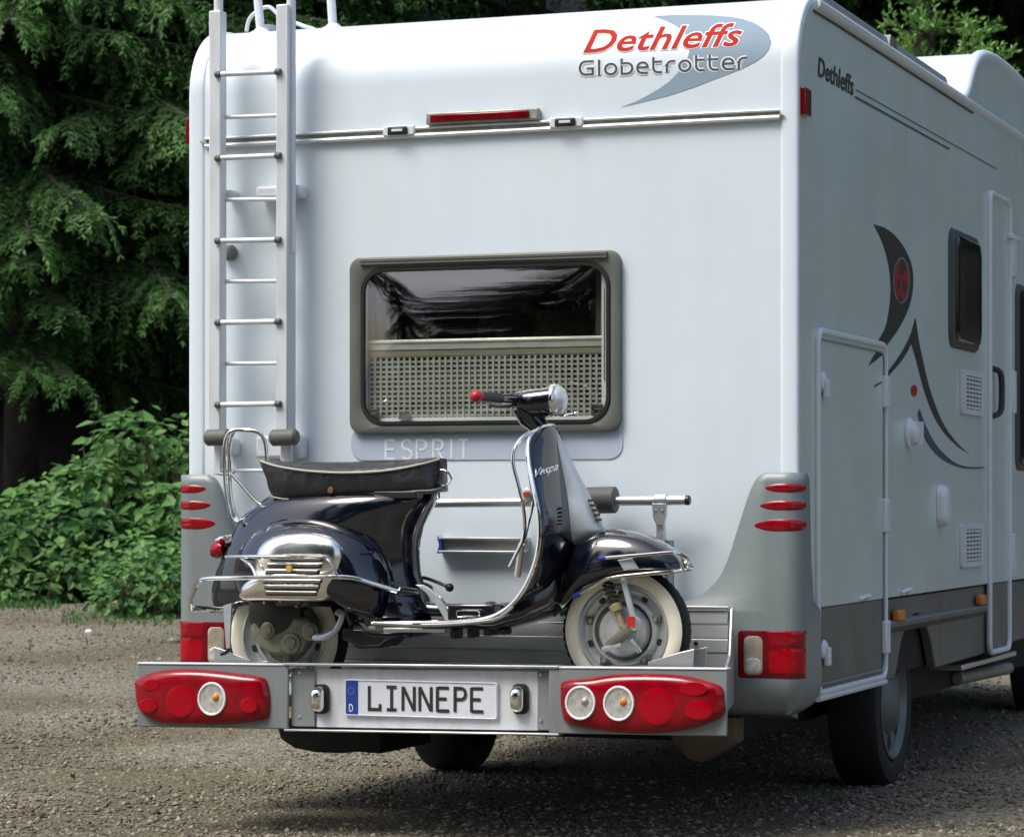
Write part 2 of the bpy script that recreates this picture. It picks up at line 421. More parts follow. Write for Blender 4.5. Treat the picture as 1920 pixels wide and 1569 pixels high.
# loose stones: each is a small chunk of its own size, turn and colour, joined (nobody could count them)
def chunks(n, place, smin, smax, name, mt, seed):
    rng = np.random.default_rng(seed)
    base = np.array([(1,0,0),(-1,0,0),(0,1,0),(0,-1,0),(0,0,1),(0,0,-1)], float)
    tri = np.array([(0,2,4),(2,1,4),(1,3,4),(3,0,4),(2,0,5),(1,2,5),(3,1,5),(0,3,5)])
    pos = place(n, rng); n = len(pos)
    s = smin + (smax - smin) * rng.random(n) ** 3
    a = rng.random(n) * 6.283
    sc = s[:, None] * (.6 + .7 * rng.random((n, 3))); sc[:, 2] *= .6
    v = base[None] * sc[:, None, :] + rng.normal(0, .12, (n, 6, 3)) * s[:, None, None]
    ca_, sa_ = np.cos(a), np.sin(a)
    x = v[..., 0] * ca_[:, None] - v[..., 1] * sa_[:, None]; y = v[..., 0] * sa_[:, None] + v[..., 1] * ca_[:, None]
    V = np.stack([x, y, v[..., 2]], -1) + pos[:, None, :]
    me = bpy.data.meshes.new(name); f = (tri[None] + (np.arange(n) * 6)[:, None, None]).reshape(-1, 3)
    me.vertices.add(n * 6); me.vertices.foreach_set('co', V.reshape(-1))
    me.loops.add(len(f) * 3); me.loops.foreach_set('vertex_index', f.reshape(-1).astype(np.int32))
    me.polygons.add(len(f)); me.polygons.foreach_set('loop_start', np.arange(0, len(f) * 3, 3, dtype=np.int32))
    me.update(calc_edges=True)
    at = me.attributes.new('tint', 'FLOAT', 'POINT'); at.data.foreach_set('value', np.repeat(rng.random(n) ** 1.6, 6))
    me.materials.append(M[mt]); o = bpy.data.objects.new(name, me); COL.objects.link(o); return o
def scatter(n, rng):
    Z = 8.6 + 14 * rng.random(n) ** 1.7; px = -150 + 2250 * rng.random(n)
    t = (px - 960) / F
    x = CAM.x + Z * (-sa + t * ca); y = CAM.y + Z * (ca + t * sa)
    z = np.array([ground_z(a, b) for a, b in zip(x, y)])
    return np.stack([x, y, z + .001], -1)
tag(chunks(2200, scatter, .010, .026, 'coarse_gravel', 'gravel_stones', 9), 'larger scattered pebbles lying over the brown yard', 'pebbles', kind='stuff')
tag(chunks(60000, scatter, .0035, .016, 'loose_gravel', 'gravel_stones', 3), 'loose mixed gravel lying over the brown yard', 'gravel', kind='stuff')

# ------------------------------------------------------------------ trees
def quads_object_mesh(name, Q, tint, mt):
    """Q: (n,4,3) quads"""
    n = len(Q); me = bpy.data.meshes.new(name)
    me.vertices.add(n * 4); me.vertices.foreach_set('co', Q.reshape(-1))
    me.loops.add(n * 4); me.loops.foreach_set('vertex_index', np.arange(n * 4, dtype=np.int32))
    me.polygons.add(n); me.polygons.foreach_set('loop_start', np.arange(0, n * 4, 4, dtype=np.int32))
    me.update(calc_edges=True)
    at = me.attributes.new('tint', 'FLOAT', 'POINT'); at.data.foreach_set('value', np.repeat(tint, 4))
    me.materials.append(M[mt]); return me
def diamonds(p, d, nrm, L, W):
    d = d / np.linalg.norm(d, axis=1, keepdims=True)
    s = np.cross(d, nrm); s /= (np.linalg.norm(s, axis=1, keepdims=True) + 1e-9)
    L = L[:, None]; W = W[:, None]
    return np.stack([p, p + d * L * .45 + s * W * .5, p + d * L, p + d * L * .45 - s * W * .5], 1)
def spruce_crown(name, seed, H=11, z0=.9, Rad=2.9, step=.38, per=6, mt='spruce_needles', dens=1.25, size=.85):
    rng = np.random.default_rng(seed); P = []; D = []; Nn = []; LL = []; TT = []; limbs = MB()
    z = z0
    while z < H - .3:
        L0 = Rad * (1 - z / H) ** .75 + .35
        for b in range(per):
            az = rng.random() * 6.283; L = L0 * (.75 + .4 * rng.random()); zb = z + rng.normal(0, .12)
            h = np.array([math.cos(az), math.sin(az), 0]); sd_ = np.array([-h[1], h[0], 0])
            wob = rng.normal(0, .06)
            def path(r): return h * r + sd_ * wob * r * r + np.array([0, 0, zb - .22 * r - .02 * r * r + .10 * max(0, r - L * .7)])
            limbs.tube([path(L * k / 4) for k in range(5)], [.035 * (1 - k / 5) + .005 for k in range(5)], 4)
            r = .25
            while r < L:
                p0 = path(r); f = r / L
                for s in (-1, 1):
                    tl = (.62 * (1 - .72 * f) + .14) * (.6 + .7 * rng.random()) * min(1, .3 + r)
                    dd = h * (.5 + .3 * rng.random()) + sd_ * s * (.75 - .2*f)
                    dd /= np.linalg.norm(dd); m = max(3, int(tl / (.05 * size)))
                    k = np.arange(m)[:, None] / m
                    drop = (.35 + .65 * rng.random())
                    pts = p0 + dd * tl * k * (1 - .30 * k) + np.array([0, 0, -1]) * (tl * drop * k ** 1.5)
                    tdir = dd * (1 - .6 * k) + np.array([0, 0, -1]) * drop * 1.5 * k ** .5
                    tdir /= np.linalg.norm(tdir, axis=1, keepdims=True)
                    lat = np.cross(tdir, np.array([0, 0, 1.])); lat /= (np.linalg.norm(lat, axis=1, keepdims=True) + 1e-6)
                    tn = rng.random() * .35
                    for q in (-1, 1, 0):
                        d = tdir * .75 + lat * q * .75 + rng.normal(0, .22, (m, 3))
                        P.append(pts); D.append(d); Nn.append(rng.normal(0, .5, (m, 3)) + np.array([0, 0, .8]) + h * .5)
                        LL.append((.065 + .045 * rng.random(m)) * size)
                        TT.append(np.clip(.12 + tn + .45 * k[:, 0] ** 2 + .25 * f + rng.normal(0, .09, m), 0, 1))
                r += (.105 + .05 * rng.random()) / dens
        z += step * (.85 + .3 * rng.random())
    P = np.concatenate(P); D = np.concatenate(D); Nn = np.concatenate(Nn); LL = np.concatenate(LL); TT = np.concatenate(TT)
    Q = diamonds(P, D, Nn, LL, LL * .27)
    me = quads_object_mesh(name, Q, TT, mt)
    limbs.tube([(0, 0, z * H / 6) for z in range(7)], [.17 * (1 - z / 6.4) for z in range(7)], 10)
    tm = bpy.data.meshes.new('trunk'); tm.from_pydata([tuple(v) for v in limbs.v], [], limbs.f)
    tm.polygons.foreach_set('use_smooth', [True] * len(tm.polygons)); tm.materials.append(M['bark'])
    return me, tm
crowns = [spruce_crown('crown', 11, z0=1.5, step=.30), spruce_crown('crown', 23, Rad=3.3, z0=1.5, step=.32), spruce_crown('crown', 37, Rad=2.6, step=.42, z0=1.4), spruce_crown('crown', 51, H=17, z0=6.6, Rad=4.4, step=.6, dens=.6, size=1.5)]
def spruce(variant, px, Z, rot, scale, label, group=None):
    p = PZ(px, Z); p.z = ground_z(p.x, p.y) - .05
    t = empty('spruce_tree', p, label, 'tree', group)
    t.rotation_euler = (0, 0, R(rot)); t.scale = (scale,) * 3
    me, tm = crowns[variant]
    for nme, m_ in (('crown', me), ('trunk', tm)):
        o = bpy.data.objects.new(nme, m_); COL.objects.link(o); o.parent = t
    return t
GR = 'dark spruces of the forest edge'
near = [(0, 40, 27.0, 20, 1.0, 'front spruce with drooping dark boughs at the left edge above the bushes'),
        (1, 255, 27.8, 140, 1.02, 'front spruce with feathery hanging twigs beside the ladder side of the motorhome'),
        (2, 470, 28.5, 260, 1.0, 'spruce whose green twigs show above the roof just right of the ladder'),
        (1, 760, 29.5, 310, 1.0, 'spruce whose twigs show above the roof between ladder and roof logo')]
near += [(1, 150, 29.2, 200, 1.0, 'spruce filling the gap between the two front spruces at the left'),
         (0, 370, 29.5, 300, 1.05, 'spruce right behind the ladder corner, behind the front spruces'),
         (2, -90, 28.5, 90, 1.1, 'spruce cut off by the left edge of the picture'),
         (0, 620, 30.5, 130, 1.0, 'spruce showing above the roof edge beside the rack post')]
for a in near: spruce(*a)
for i, (px, Z, rot) in enumerate([(-200, 31, 5), (120, 32, 66), (400, 33, 190), (680, 33.5, 33), (1000, 32, 120), (1250, 33, 280), (1500, 30, 211), (1730, 29, 15), (1960, 28, 100), (2200, 30, 150),
                                  (-60, 38, 12), (260, 37, 99), (560, 39, 222), (850, 38, 301), (1150, 39, 45), (1400, 37, 160), (1620, 36, 250), (1850, 35, 250), (2080, 36, 20),
                                  (100, 44, 10), (450, 45, 70), (800, 44, 130), (1300, 44, 200), (1750, 43, 310), (2100, 43, 30)]):
    spruce(3, px, Z, rot, 1.0, 'tall bare-trunked spruce, its high crown added to shade the forest', 'tall shading spruces deeper in the forest')  # high crowns added above the view to darken the forest below
for i, (v, px, Z, rot, sc_) in enumerate([(0, 2350, 30, 15, 1.1), (1, 2600, 33, 75, 1.2), (2, 2850, 36, 175, 1.3), (0, 3150, 38, 175, 1.3), (1, 2500, 40, 15, 1.3), (2, 2900, 44, 35, 1.5), (0, 1480, 34, 40, .9), (1, 1650, 35, 80, .95), (2, 1900, 33, 160, .9), (0, 2080, 34, 210, 1.0), (1, 150, 35, 20, .9), (2, -80, 34.5, 20, .9), (0, 1780, 39, 310, 1.1), (1, 2000, 40, 30, 1.1), (2, 1120, 35, 0, .9)]):
    spruce(v, px, Z, rot, sc_, 'younger spruce growing in deep shade between bare old trunks', 'younger spruces in the shade')
# the clearing's other edges: they show as reflections in the rear window, the paint and the side wall
for i, (x, y, v, rot, sc) in enumerate([(-15, -25, 0, 0, 2.0), (-8, -28, 1, 50, 2.2), (-1, -26, 2, 110, 2.2), (6, -27, 0, 170, 2.2), (12, -24, 1, 230, 2.2), (-11, -36, 0, 75, 2.5), (-3, -35, 1, 15, 2.6), (4, -36, 2, 195, 2.6), (10, -35, 0, 255, 2.5), (17, -30, 1, 255, 2.4),  # rows behind the camera, raised and doubled to block low sky light
                                        (27, 10, 1, 140, 1.1), (21, 18, 2, 300, 1.2), (17, 26, 0, 200, 1.2), (11, 33, 1, 20, 1.2)]):
    t = empty('spruce_tree', (x, y, ground_z(x, y)), 'unseen tall spruce across the clearing, put in for dark reflections and to hold back low light', 'tree', 'spruces across the clearing')
    t.rotation_euler = (0, 0, R(rot)); t.scale = (sc,) * 3
    for nme, m_ in zip(('crown', 'trunk'), crowns[v]):
        o = bpy.data.objects.new(nme, m_); COL.objects.link(o); o.parent = t

# young fir with fresh shoots over the roof, at the right
def shoot_tree(px, py_top, Z, label, seed, hpx, wpx, per=11):
    rng = np.random.default_rng(seed); top = PZ(px, Z); zt = CAM.z + (HOR - py_top) * Z / F; k = Z / F
    zg = ground_z(top.x, top.y); P = []; D = []; N_ = []; L = []; T = []; limbs = MB()
    limbs.tube([(0, 0, 0), (.02, 0, (zt-zg) * .5), (0, 0, zt - zg)], [.07, .05, .008], 8)
    right = Vector((ca, sa, 0))
    z = zt - zg; zz = z
    while zz > 1.2:
        f = (z - zz) / (hpx * k); w_ = min(1.15, .10 + .9 * f) * wpx * k
        for b in range(per):
            az = rng.random() * 6.28; h = np.array([math.cos(az), math.sin(az), .35]); Lb = w_ * (.6 + .5 * rng.random())
            limbs.tube([(0, 0, zz), (h[0]*Lb, h[1]*Lb, zz + .3*Lb)], [.012, .004], 4)
            for r in np.arange(.15, 1.05, max(.05, .16 / max(Lb, .1))):
                p = np.array([0, 0, zz]) + h * Lb * r
                for s in range(2):
                    d = h * .8 + rng.normal(0, .45, 3); d[2] += .2
                    sl = (.13 + .09 * rng.random()); m = 16
                    d /= np.linalg.norm(d)
                    for q in range(m):
                        P.append(p + d * sl * q / m); D.append(d + rng.normal(0, .55, 3)); N_.append(rng.normal(0, 1, 3)); L.append(.05); T.append(min(1, max(0, .25 + .6 * r + rng.normal(0, .12))))
        zz -= .24
    Q = diamonds(np.array(P), np.array(D), np.array(N_), np.array(L), np.array(L) * .38)
    t = empty('young_fir', (top.x, top.y, zg), label, 'tree')
    o = bpy.data.objects.new('crown', quads_object_mesh('crown', Q, np.array(T), 'fresh_needles')); COL.objects.link(o); o.parent = t
    tr = obj('trunk', limbs, 'bark'); tr.parent = t
shoot_tree(1735, 8, 20.5, 'young fir with bright green fresh shoots showing above the middle of the roof rail', 5, 90, 110)
shoot_tree(1835, 70, 21.0, 'smaller young fir with bright shoots just left of the raised cab roof', 6, 80, 75)

# leafy bushes
def leaf_cloud(name, seed, n, rx, ry, rz, leaf, blobs):
    rng = np.random.default_rng(seed); P = []; D = []; N_ = []; T = []
    for i in range(blobs):
        c = np.array([rng.uniform(-rx, rx), rng.uniform(-ry, ry), 0]); q = 1 - (c[0]/rx)**2 * .7
        c[2] = rz * (rng.random() ** .7) * q
        m = n // blobs; d = rng.normal(0, 1, (m, 3)); d /= np.linalg.norm(d, axis=1, keepdims=True)
        r = rng.uniform(.55, 1, m)[:, None] * np.array([.34, .34, .24]) * rng.uniform(.7, 1.3)
        p = c + d * r; ok = p[:, 2] > .02
        P.append(p[ok]); dd = d + rng.normal(0, .6, (m, 3)); dd[:, 2] -= .5; D.append(dd[ok])
        N_.append((d * .5 + rng.normal(0, .35, (m, 3)) + np.array([0, -.25, .9]))[ok])
        T.append(np.clip(.12 + .65 * rng.random() * np.ones(m) + rng.normal(0, .2, m), 0, 1)[ok])
    P = np.concatenate(P); D = np.concatenate(D); N_ = np.concatenate(N_); T = np.concatenate(T)
    N_ /= np.linalg.norm(N_, axis=1, keepdims=True)
    D = D - N_ * (D * N_).sum(1, keepdims=True); D /= np.linalg.norm(D, axis=1, keepdims=True)
    S = np.cross(D, N_); L = (leaf * rng.uniform(.35, 1.35, len(P)))[:, None]
    # a folded leaf: two quads meeting in the midrib, pointed tip
    a = P; b = P + D * L * .33 + S * L * .30 + N_ * L * .08; c = P + D * L; m1 = P + D * L * .5 - N_ * L * .03
    b2 = P + D * L * .33 - S * L * .30 + N_ * L * .08; e1 = P + D * L * .70 + S * L * .20 + N_ * L * .06; e2 = P + D * L * .70 - S * L * .20 + N_ * L * .06
    Q = np.concatenate([np.stack([a, b, e1, m1], 1), np.stack([m1, e1, c, c], 1)[:, :4], np.stack([a, m1, e2, b2], 1), np.stack([m1, c, c, e2], 1)])
    # degenerate corners become tiny offsets so that every face is a true quad
    Q[len(P):2*len(P), 3] += (m1 - c) * .5; Q[3*len(P):, 1] += (m1 - c) * .5
    return quads_object_mesh(name, Q, np.tile(T, 4), 'bush_leaves')
def bush(px, Z, rx, rz, seed, label, n=2600, leaf=.13, blobs=26, ry=.7):
    p = PZ(px, Z); p.z = ground_z(p.x, p.y)
    t = empty('bush', p, label, 'bush'); t.rotation_euler = (0, 0, ANG)
    o = bpy.data.objects.new('leaves', leaf_cloud('leaves', seed, n, rx, ry, rz, leaf, blobs)); COL.objects.link(o); o.parent = t
    rng = random.Random(seed); mb = MB()
    for i in range(14):
        x = rng.uniform(-rx, rx) * .6; y = rng.uniform(-.3, .3)
        mb.tube([(x, y, 0), (x * 1.15, y, rz * .5), (x * 1.3, y * 1.4, rz * .95)], [.012, .009, .003], 5)
    s = obj('stem', mb, 'stem', kind='stuff'); s.parent = t
bush(-10, 23.0, .9, .62, 1, 'bush at the left edge of the picture, sprawling over the gravel')
bush(110, 23.6, .8, .84, 2, 'tall leafy bush left of the middle under the spruces', 3200)
bush(255, 23.4, .62, 1.34, 3, 'tallest leafy bush with big pale leaves next to the motorhome', 3600)
bush(345, 24.2, .6, 1.30, 4, 'leafy bush half hidden behind the left rear corner of the motorhome', 2600)
bush(125, 22.4, .55, .30, 5, 'low bright green plant at the foot of the tall bushes', 1100, .10, 12, .25)
bush(325, 21.3, .42, .42, 8, 'low bright nettle clump reaching out on the gravel beside the tail light', 1500, .09, 12, .3)
bush(230, 22.6, .4, .45, 9, 'small dark green plant between the bright clump and the low plant', 1000, .10, 10, .3)

bush(285, 20.6, .34, .30, 14, 'lowest bright sprig clump reaching farthest over the gravel, against the grey bumper corner', 900, .085, 9, .25)
bush(30, 22.3, .5, .26, 15, 'low leafy clump at the far left foot of the bushes', 900, .10, 11, .25)
def rock(px, py, Zd, s, label, mt='rock'):
    p = PZ(px, Zd); p.z = ground_z(p.x, p.y); rng = random.Random(px); mb = MB(); mb.sphere((0, 0, 0), 1, 5)
    mb.v = [(p.x + v[0]*s*(1 + rng.uniform(-.15, .15)), p.y + v[1]*s*.7*(1 + rng.uniform(-.15, .15)), p.z + v[2]*s*.5*(1 + rng.uniform(-.1, .2)) + s*.2) for v in mb.v]
    tag(obj('stone', mb, mt, smooth=20), label, 'stone')
rock(218, 1135, 21.8, .07, 'pale stone left of the pair at the edge of the low plants')
rock(238, 1140, 21.5, .085, 'brown stone lying right beside the pale one')
rock(262, 1142, 21.4, .06, 'yellowish stone touching the bright nettle clump', 'yellow_rock' if 'yellow_rock' in M else 'rock')
rock(166, 1165, 19.3, .028, 'small white stone alone on the open gravel', 'print_white')
rock(325, 1180, 18.6, .05, 'dark stone on the gravel beside the left tail light', 'skirt_paint')
def litter():
    rng = np.random.default_rng(12); n = 500; Z = rng.uniform(9.6, 22, n); px = rng.uniform(-50, 1950, n); P = []
    for a, b in zip(px, Z):
        p = PZ(a, b); P.append((p.x, p.y, ground_z(p.x, p.y) + .012))
    D = rng.normal(0, 1, (n, 3)); D[:, 2] *= .15; N_ = rng.normal(0, .2, (n, 3)); N_[:, 2] = 1; L = rng.uniform(.015, .045, n)
    leaf_mat('dead_leaves', (.07, .035, .012), (.22, .13, .04), .7, .1)
    o = bpy.data.objects.new('leaf_litter', quads_object_mesh('leaf_litter', diamonds(np.array(P), D, N_, L, L * .5), rng.random(n), 'dead_leaves')); COL.objects.link(o)
    tag(o, 'small brown fallen leaves strewn thinly over the gravel', 'leaf litter', kind='stuff')
litter()
# grass tufts at the yard's edge
def grass(rng_seed=4):
    rng = np.random.default_rng(rng_seed); n = 2400
    px = np.concatenate([rng.uniform(-150, 110, n // 2), rng.uniform(120, 330, n // 4), rng.uniform(-100, 420, n - n//2 - n//4)])
    Z = np.concatenate([rng.normal(21.6, .35, n // 2), rng.normal(20.3, .5, n // 4), rng.normal(22.6, .6, n - n//2 - n//4)])
    P = []
    for a, b in zip(px, Z):
        p = PZ(a, b); P.append((p.x, p.y, ground_z(p.x, p.y)))
    P = np.array(P); D = rng.normal(0, .5, (n, 3)); D[:, 2] = 1
    L = rng.uniform(.02, .07, n)
    Q = diamonds(P, D, rng.normal(0, 1, (n, 3)), L, L * .2)
    o = bpy.data.objects.new('grass', quads_object_mesh('grass', Q, rng.random(n) * .7, 'bush_leaves')); COL.objects.link(o)
    tag(o, 'thin short grass along the edge of the gravel by the bushes', 'grass', kind='stuff')
grass()

# ------------------------------------------------------------------ motorhome
W = 2.3
mh = empty('motorhome', (1.15, 2.8, 0), 'white and silver motorhome seen from behind, parked on gravel before dark spruces', 'motorhome')
mb = MB()
# rear wall: flat part with the window opening, then the rounded top
win = [PY(px, py, 0) for px, py in ((690, 512), (1128, 494), (1128, 780), (690, 783))]
wx0, wx1, wz0, wz1 = win[0].x, win[1].x, (win[2].z + win[3].z)/2, (win[0].z + win[1].z)/2
xa, xb, za, zb = .05, W - .05, .60, ROOF - RR
mb.add([(xa,0,za),(wx0,0,za),(wx1,0,za),(xb,0,za),(xa,0,wz0),(wx0,0,wz0),(wx1,0,wz0),(xb,0,wz0),(xa,0,wz1),(wx0,0,wz1),(wx1,0,wz1),(xb,0,wz1),(xa,0,zb),(wx0,0,zb),(wx1,0,zb),(xb,0,zb)],
       [(0,1,5,4),(1,2,6,5),(2,3,7,6),(4,5,9,8),(6,7,11,10),(8,9,13,12),(9,10,14,13),(10,11,15,14)])
o_ = len(mb.v) - 4
rings = []
for k in range(1, 15):
    a = k / 14 * math.pi / 2
    rings.append([(x, RR - RR*math.cos(a), zb + RR*math.sin(a)) for x in (xa, wx0, wx1, xb)])
base = [12, 13, 14, 15]
for r in rings:
    o2 = len(mb.v); mb.v += r
    for i in range(3): mb.f.append((base[i], base[i+1], o2+i+1, o2+i))
    base = [o2 + i for i in range(4)]
o2 = len(mb.v); mb.v += [(x, 5.7, ROOF) for x in (xa, wx0, wx1, xb)]
for i in range(3): mb.f.append((base[i], base[i+1], o2+i+1, o2+i))
obj('rear_wall', mb, 'white_paint', mh, smooth=60)
def prof(off=0):
    p = [(-off, .60)] + [(RR - (RR+off)*math.cos(k/14*math.pi/2), zb + (RR+off)*math.sin(k/14*math.pi/2)) for k in range(15)] + [(5.7, ROOF + off)]
    return p
for x0, x1 in ((0, .062), (W - .062, W)):                      # corner mouldings, 5 mm proud with rounded edges
    mb = MB(); rings = []; e = .012
    secs = [(x0, -.02), (x0, .000), (x0 + e*.3, .004), (x0 + e, .006), (x1 - e, .006), (x1 - e*.3, .004), (x1, .000), (x1, -.02)]
    pr = [prof(o) for _, o in secs]
    for i in range(len(pr[0])): rings.append([(secs[j][0], pr[j][i][0], pr[j][i][1]) for j in range(len(secs))])
    mb.loft(rings); obj('corner_moulding', mb, 'white_paint', mh, smooth=50)
sidep = [(.0, .60)] + [(RR - RR*math.cos(k/14*math.pi/2), zb + RR*math.sin(k/14*math.pi/2)) for k in range(15)] + [(5.7, ROOF - .0)]
# side walls
def side_wall(x, sgn, name):
    p = [(.02, .772)] + [(y + .012, z - .012) for y, z in sidep[1:-1]] + [(3.95, ROOF - .02), (5.5, ROOF - .02), (5.75, 2.3), (5.3, 1.9), (6.0, 1.5), (6.9, 1.1), (6.95, .772)]
    mb = MB(); mb.prism([(x, a, b) for a, b in p], (-.03 * sgn, 0, 0)); obj(name, mb, 'silver_paint', mh)
side_wall(W + .003, 1, 'side_wall'); side_wall(-.003, -1, 'side_wall')
# front closing and cab nose (never seen from here, still solid)
mb = MB(); mb.prism([(.02, 5.5, ROOF-.03), (.02, 5.72, 2.3), (.02, 5.3, 1.9), (.02, 6.0, 1.5), (.02, 6.88, 1.1), (.02, 6.93, .5), (.02, 5.0, .5), (.02, 5.0, ROOF-.03)], (2.26, 0, 0)); obj('cab', mb, 'white_paint', mh)
# skirt below the light wall, with wheel arches
def arch(yc, r, z0):
    return [(yc + r*math.cos(R(180 - 180*k/12)), z0 + (r*.98)*max(0, math.sin(R(180*k/12)))) for k in range(13)]
sk = [(.27, .768), (.27, .47)] + [(1.30, .45)] + [(yy, max(zz, .45)) for yy, zz in arch(1.92, .40, .30)] + [(3.2, .455)] + [(4.02, .48)] + [(yy, max(zz, .48)) for yy, zz in arch(4.95, .62, .25)] + [(6.9, .48), (6.95, .768)]
for x, s in ((W, 1), (0, -1)):
    mb = MB(); mb.prism([(x - .012*s, a, b) for a, b in sk], (-.04 * s, 0, 0)); obj('side_skirt', mb, 'skirt_paint', mh, bevel=.006)
mb = MB(); mb.prism([(W - .012, 1.28, .685), (W + .012, 1.28, .672), (W + .012, 1.28, .655), (W - .012, 1.28, .63)], (0, 2.02, 0)); obj('skirt_ledge', mb, 'skirt_paint', mh)
mb = MB(); mb.tube([(W + .006, 1.28, .672), (W + .006, 3.3, .672)], .007, 6); obj('skirt_moulding', mb, 'shell_grey', mh)
mb = MB(); mb.box((W - .02, .27, .7685), (W + .0, 3.3, .776)); obj('skirt_gap', mb, 'print_dark', mh)
# underbody, axles, exhaust
mb = MB(); mb.box((.12, .25, .44), (2.18, 6.6, .74)); mb.box((.42, .55, .27), (1.9, 6.2, .5)); mb.box((.2, 2.5, .30), (2.12, 5.4, .5)); mb.box((.25, 1.85, .28), (2.05, 1.98, .38))  # belly boxes made wide and low to keep light from under the vehicle
mb.cyl((.3, 1.92, .33), (2.0, 1.92, .33), .05); obj('chassis', mb, 'underbody', mh)
# low-hung tank seen left under the carrier
a = [PY(px, py, .45) for px, py in ((515, 1350), (525, 1385), (550, 1402), (590, 1410), (640, 1412), (668, 1409), (716, 1413), (716, 1350))]
mb = MB(); mb.prism([(p.x, .45, p.z) for p in a], (0, .5, 0)); obj('underbody_tank', mb, 'underbody', mh, bevel=.01)
# right: brown bracket under the carrier
a = [PY(px, py, .0) for px, py in ((1250, 1365), (1262, 1392), (1292, 1424), (1318, 1430), (1330, 1422), (1381, 1392), (1381, 1345), (1250, 1340))]
mb = MB(); mb.prism([(p.x, .0, p.z) for p in a], (0, .10, 0)); obj('tow_bracket', mb, 'brown_metal', mh, bevel=.005)
mb = MB(); mb.cyl(PX(1795, 1272, 2.15), PX(1890, 1252, 2.15), .03); obj('exhaust_pipe', mb, 'dull_steel', mh)
p = PX(1800, 1240, 2.25); q = PX(1880, 1228, 2.25)
mb = MB(); mb.box((1.98, p.y, .40), (2.26, q.y + .3, .425)); obj('entrance_step', mb, 'aluminium', mh, bevel=.004)
# wheels
def road_wheel(x, y, sgn, rad=.335, wd=.215):
    c = Vector((x, y, rad)); t = MB()
    h = wd / 2
    t.lathe([(rad-.09, -h+.01), (rad-.05, -h), (rad-.012, -h+.012), (rad, -h+.035), (rad, h-.035), (rad-.012, h-.012), (rad-.05, h), (rad-.09, h-.01), (rad-.11, h-.06), (rad-.11, -h+.03), (rad-.09, -h+.01)], c, (sgn, 0, 0), 40, caps=False)
    tb = obj('tyre', t, 'rubber', mh)
    r = MB(); r.lathe([(.23, h-.03), (.235, h-.008), (.225, h-.006), (.205, h-.035), (.16, h-.05), (.12, h-.015), (.06, h), (.03, h+.01), (.001, h+.012)], c, (sgn, 0, 0), 40)
    rr = obj('rim', r, 'wheel_rim', tb)
    for k in range(8):
        a = R(45*k); hc = c + Vector((sgn*(h-.030), .165*math.cos(a), .165*math.sin(a)))
        m_ = MB(); m_.lathe([(.034, 0), (.034, .004), (.001, .0045)], hc - Vector((sgn*.004, 0, 0)), (sgn, .0, 0), 12); obj('rim_hole', m_, 'underbody', tb)
road_wheel(2.10, 1.92, 1); road_wheel(.30, 1.92, -1); road_wheel(2.08, 5.95, 1); road_wheel(.28, 5.95, -1)
# mudflap-like dark arch liner
mb = MB(); mb.box((2.0, 1.45, .46), (2.24, 2.4, .76)); obj('arch_liner', mb, 'underbody', mh)

# rear corner shells: an outline in the unrolled rear/side skin, bent round the corner
YB, XB, RB = -.048, W + .010, .045
def bend(u, z, off=0):
    uc = XB - RB; L = RB * math.pi / 2
    bulge = .012 * max(0, min(1, (z - .42) / .1)) - .012
    cl = max(0, (.52 - z) / .1) ** 2 * .05
    if u < uc: return Vector((u, YB - off - bulge + cl, z))
    if u < uc + L:
        a = (u - uc) / RB; return Vector((uc + (RB + off - cl) * math.sin(a) + bulge * .5 * math.sin(a), YB + RB - (RB + off + bulge - cl) * math.cos(a), z))
    return Vector((XB + off - cl + bulge * .5, YB + RB + (u - uc - L), z))
def shell_pts():
    L = RB * math.pi / 2; uc = XB - RB
    rear = [(1438, 886), (1424, 893), (1412, 912), (1400, 945), (1385, 992), (1368, 1045), (1352, 1080), (1330, 1105), (1300, 1122), (1260, 1133), (1200, 1138), (1100, 1140)]
    pr = [(PY(a, b, YB).x, PY(a, b, YB).z) for a, b in rear]
    zt = pr[0][1]
    side = [(uc + L + .02, zt), (uc + L + .055, zt - .02), (uc + L + .07, zt - .15), (uc + L + .08, .95), (uc + L + .12, .80), (uc + L + .21, .765), (uc + L + .23, .50), (uc + L + .26, .45), (uc + L + .15, .425)]
    bot = [(uc, .425), (2.0, .425), (pr[-1][0], .425)]
    return catmull([Vector((a, 0, b)) for a, b in pr], 3)[:-1], pr, side, bot
cm, pr, side, bot = shell_pts()
outl = [(v.x, v.z) for v in cm] + [pr[-1]] + bot[::-1] + side[::-1]
def shell(mirror):
    bm = bmesh.new(); bm.faces.new([bm.verts.new((a, 0, b)) for a, b in outl])
    for ax, step in ((0, .012), (2, .04)):
        k = (2.2 if ax == 0 else .425) + step * .5
        while k < (2.62 if ax == 0 else 1.3):
            bmesh.ops.bisect_plane(bm, geom=bm.verts[:] + bm.edges[:] + bm.faces[:], plane_co=(k, 0, k), plane_no=(1, 0, 0) if ax == 0 else (0, 0, 1)); k += step
    for v in bm.verts:
        q = bend(v.co.x, v.co.z); v.co = q
        if mirror: v.co.x = W - v.co.x
    bm.normal_update()
    bmesh.ops.recalc_face_normals(bm, faces=bm.faces)
    mb = MB(); bm.verts.index_update(); mb.v = [tuple(v.co) for v in bm.verts]; mb.f = [tuple(v.index for v in f.verts) for f in bm.faces]; bm.free()
    o = obj('bumper_corner', mb, 'shell_grey', mh, smooth=50)
    s = o.modifiers.new('thick', 'SOLIDIFY'); s.thickness = .03; s.offset = 0
    return o
shR = shell(False); shL = shell(True)
mb = MB(); mb.box((.85, YB + .012, .43), (pr[-1][0] + .01, .2, .73)); obj('bumper', mb, 'shell_grey', mh, bevel=.02)
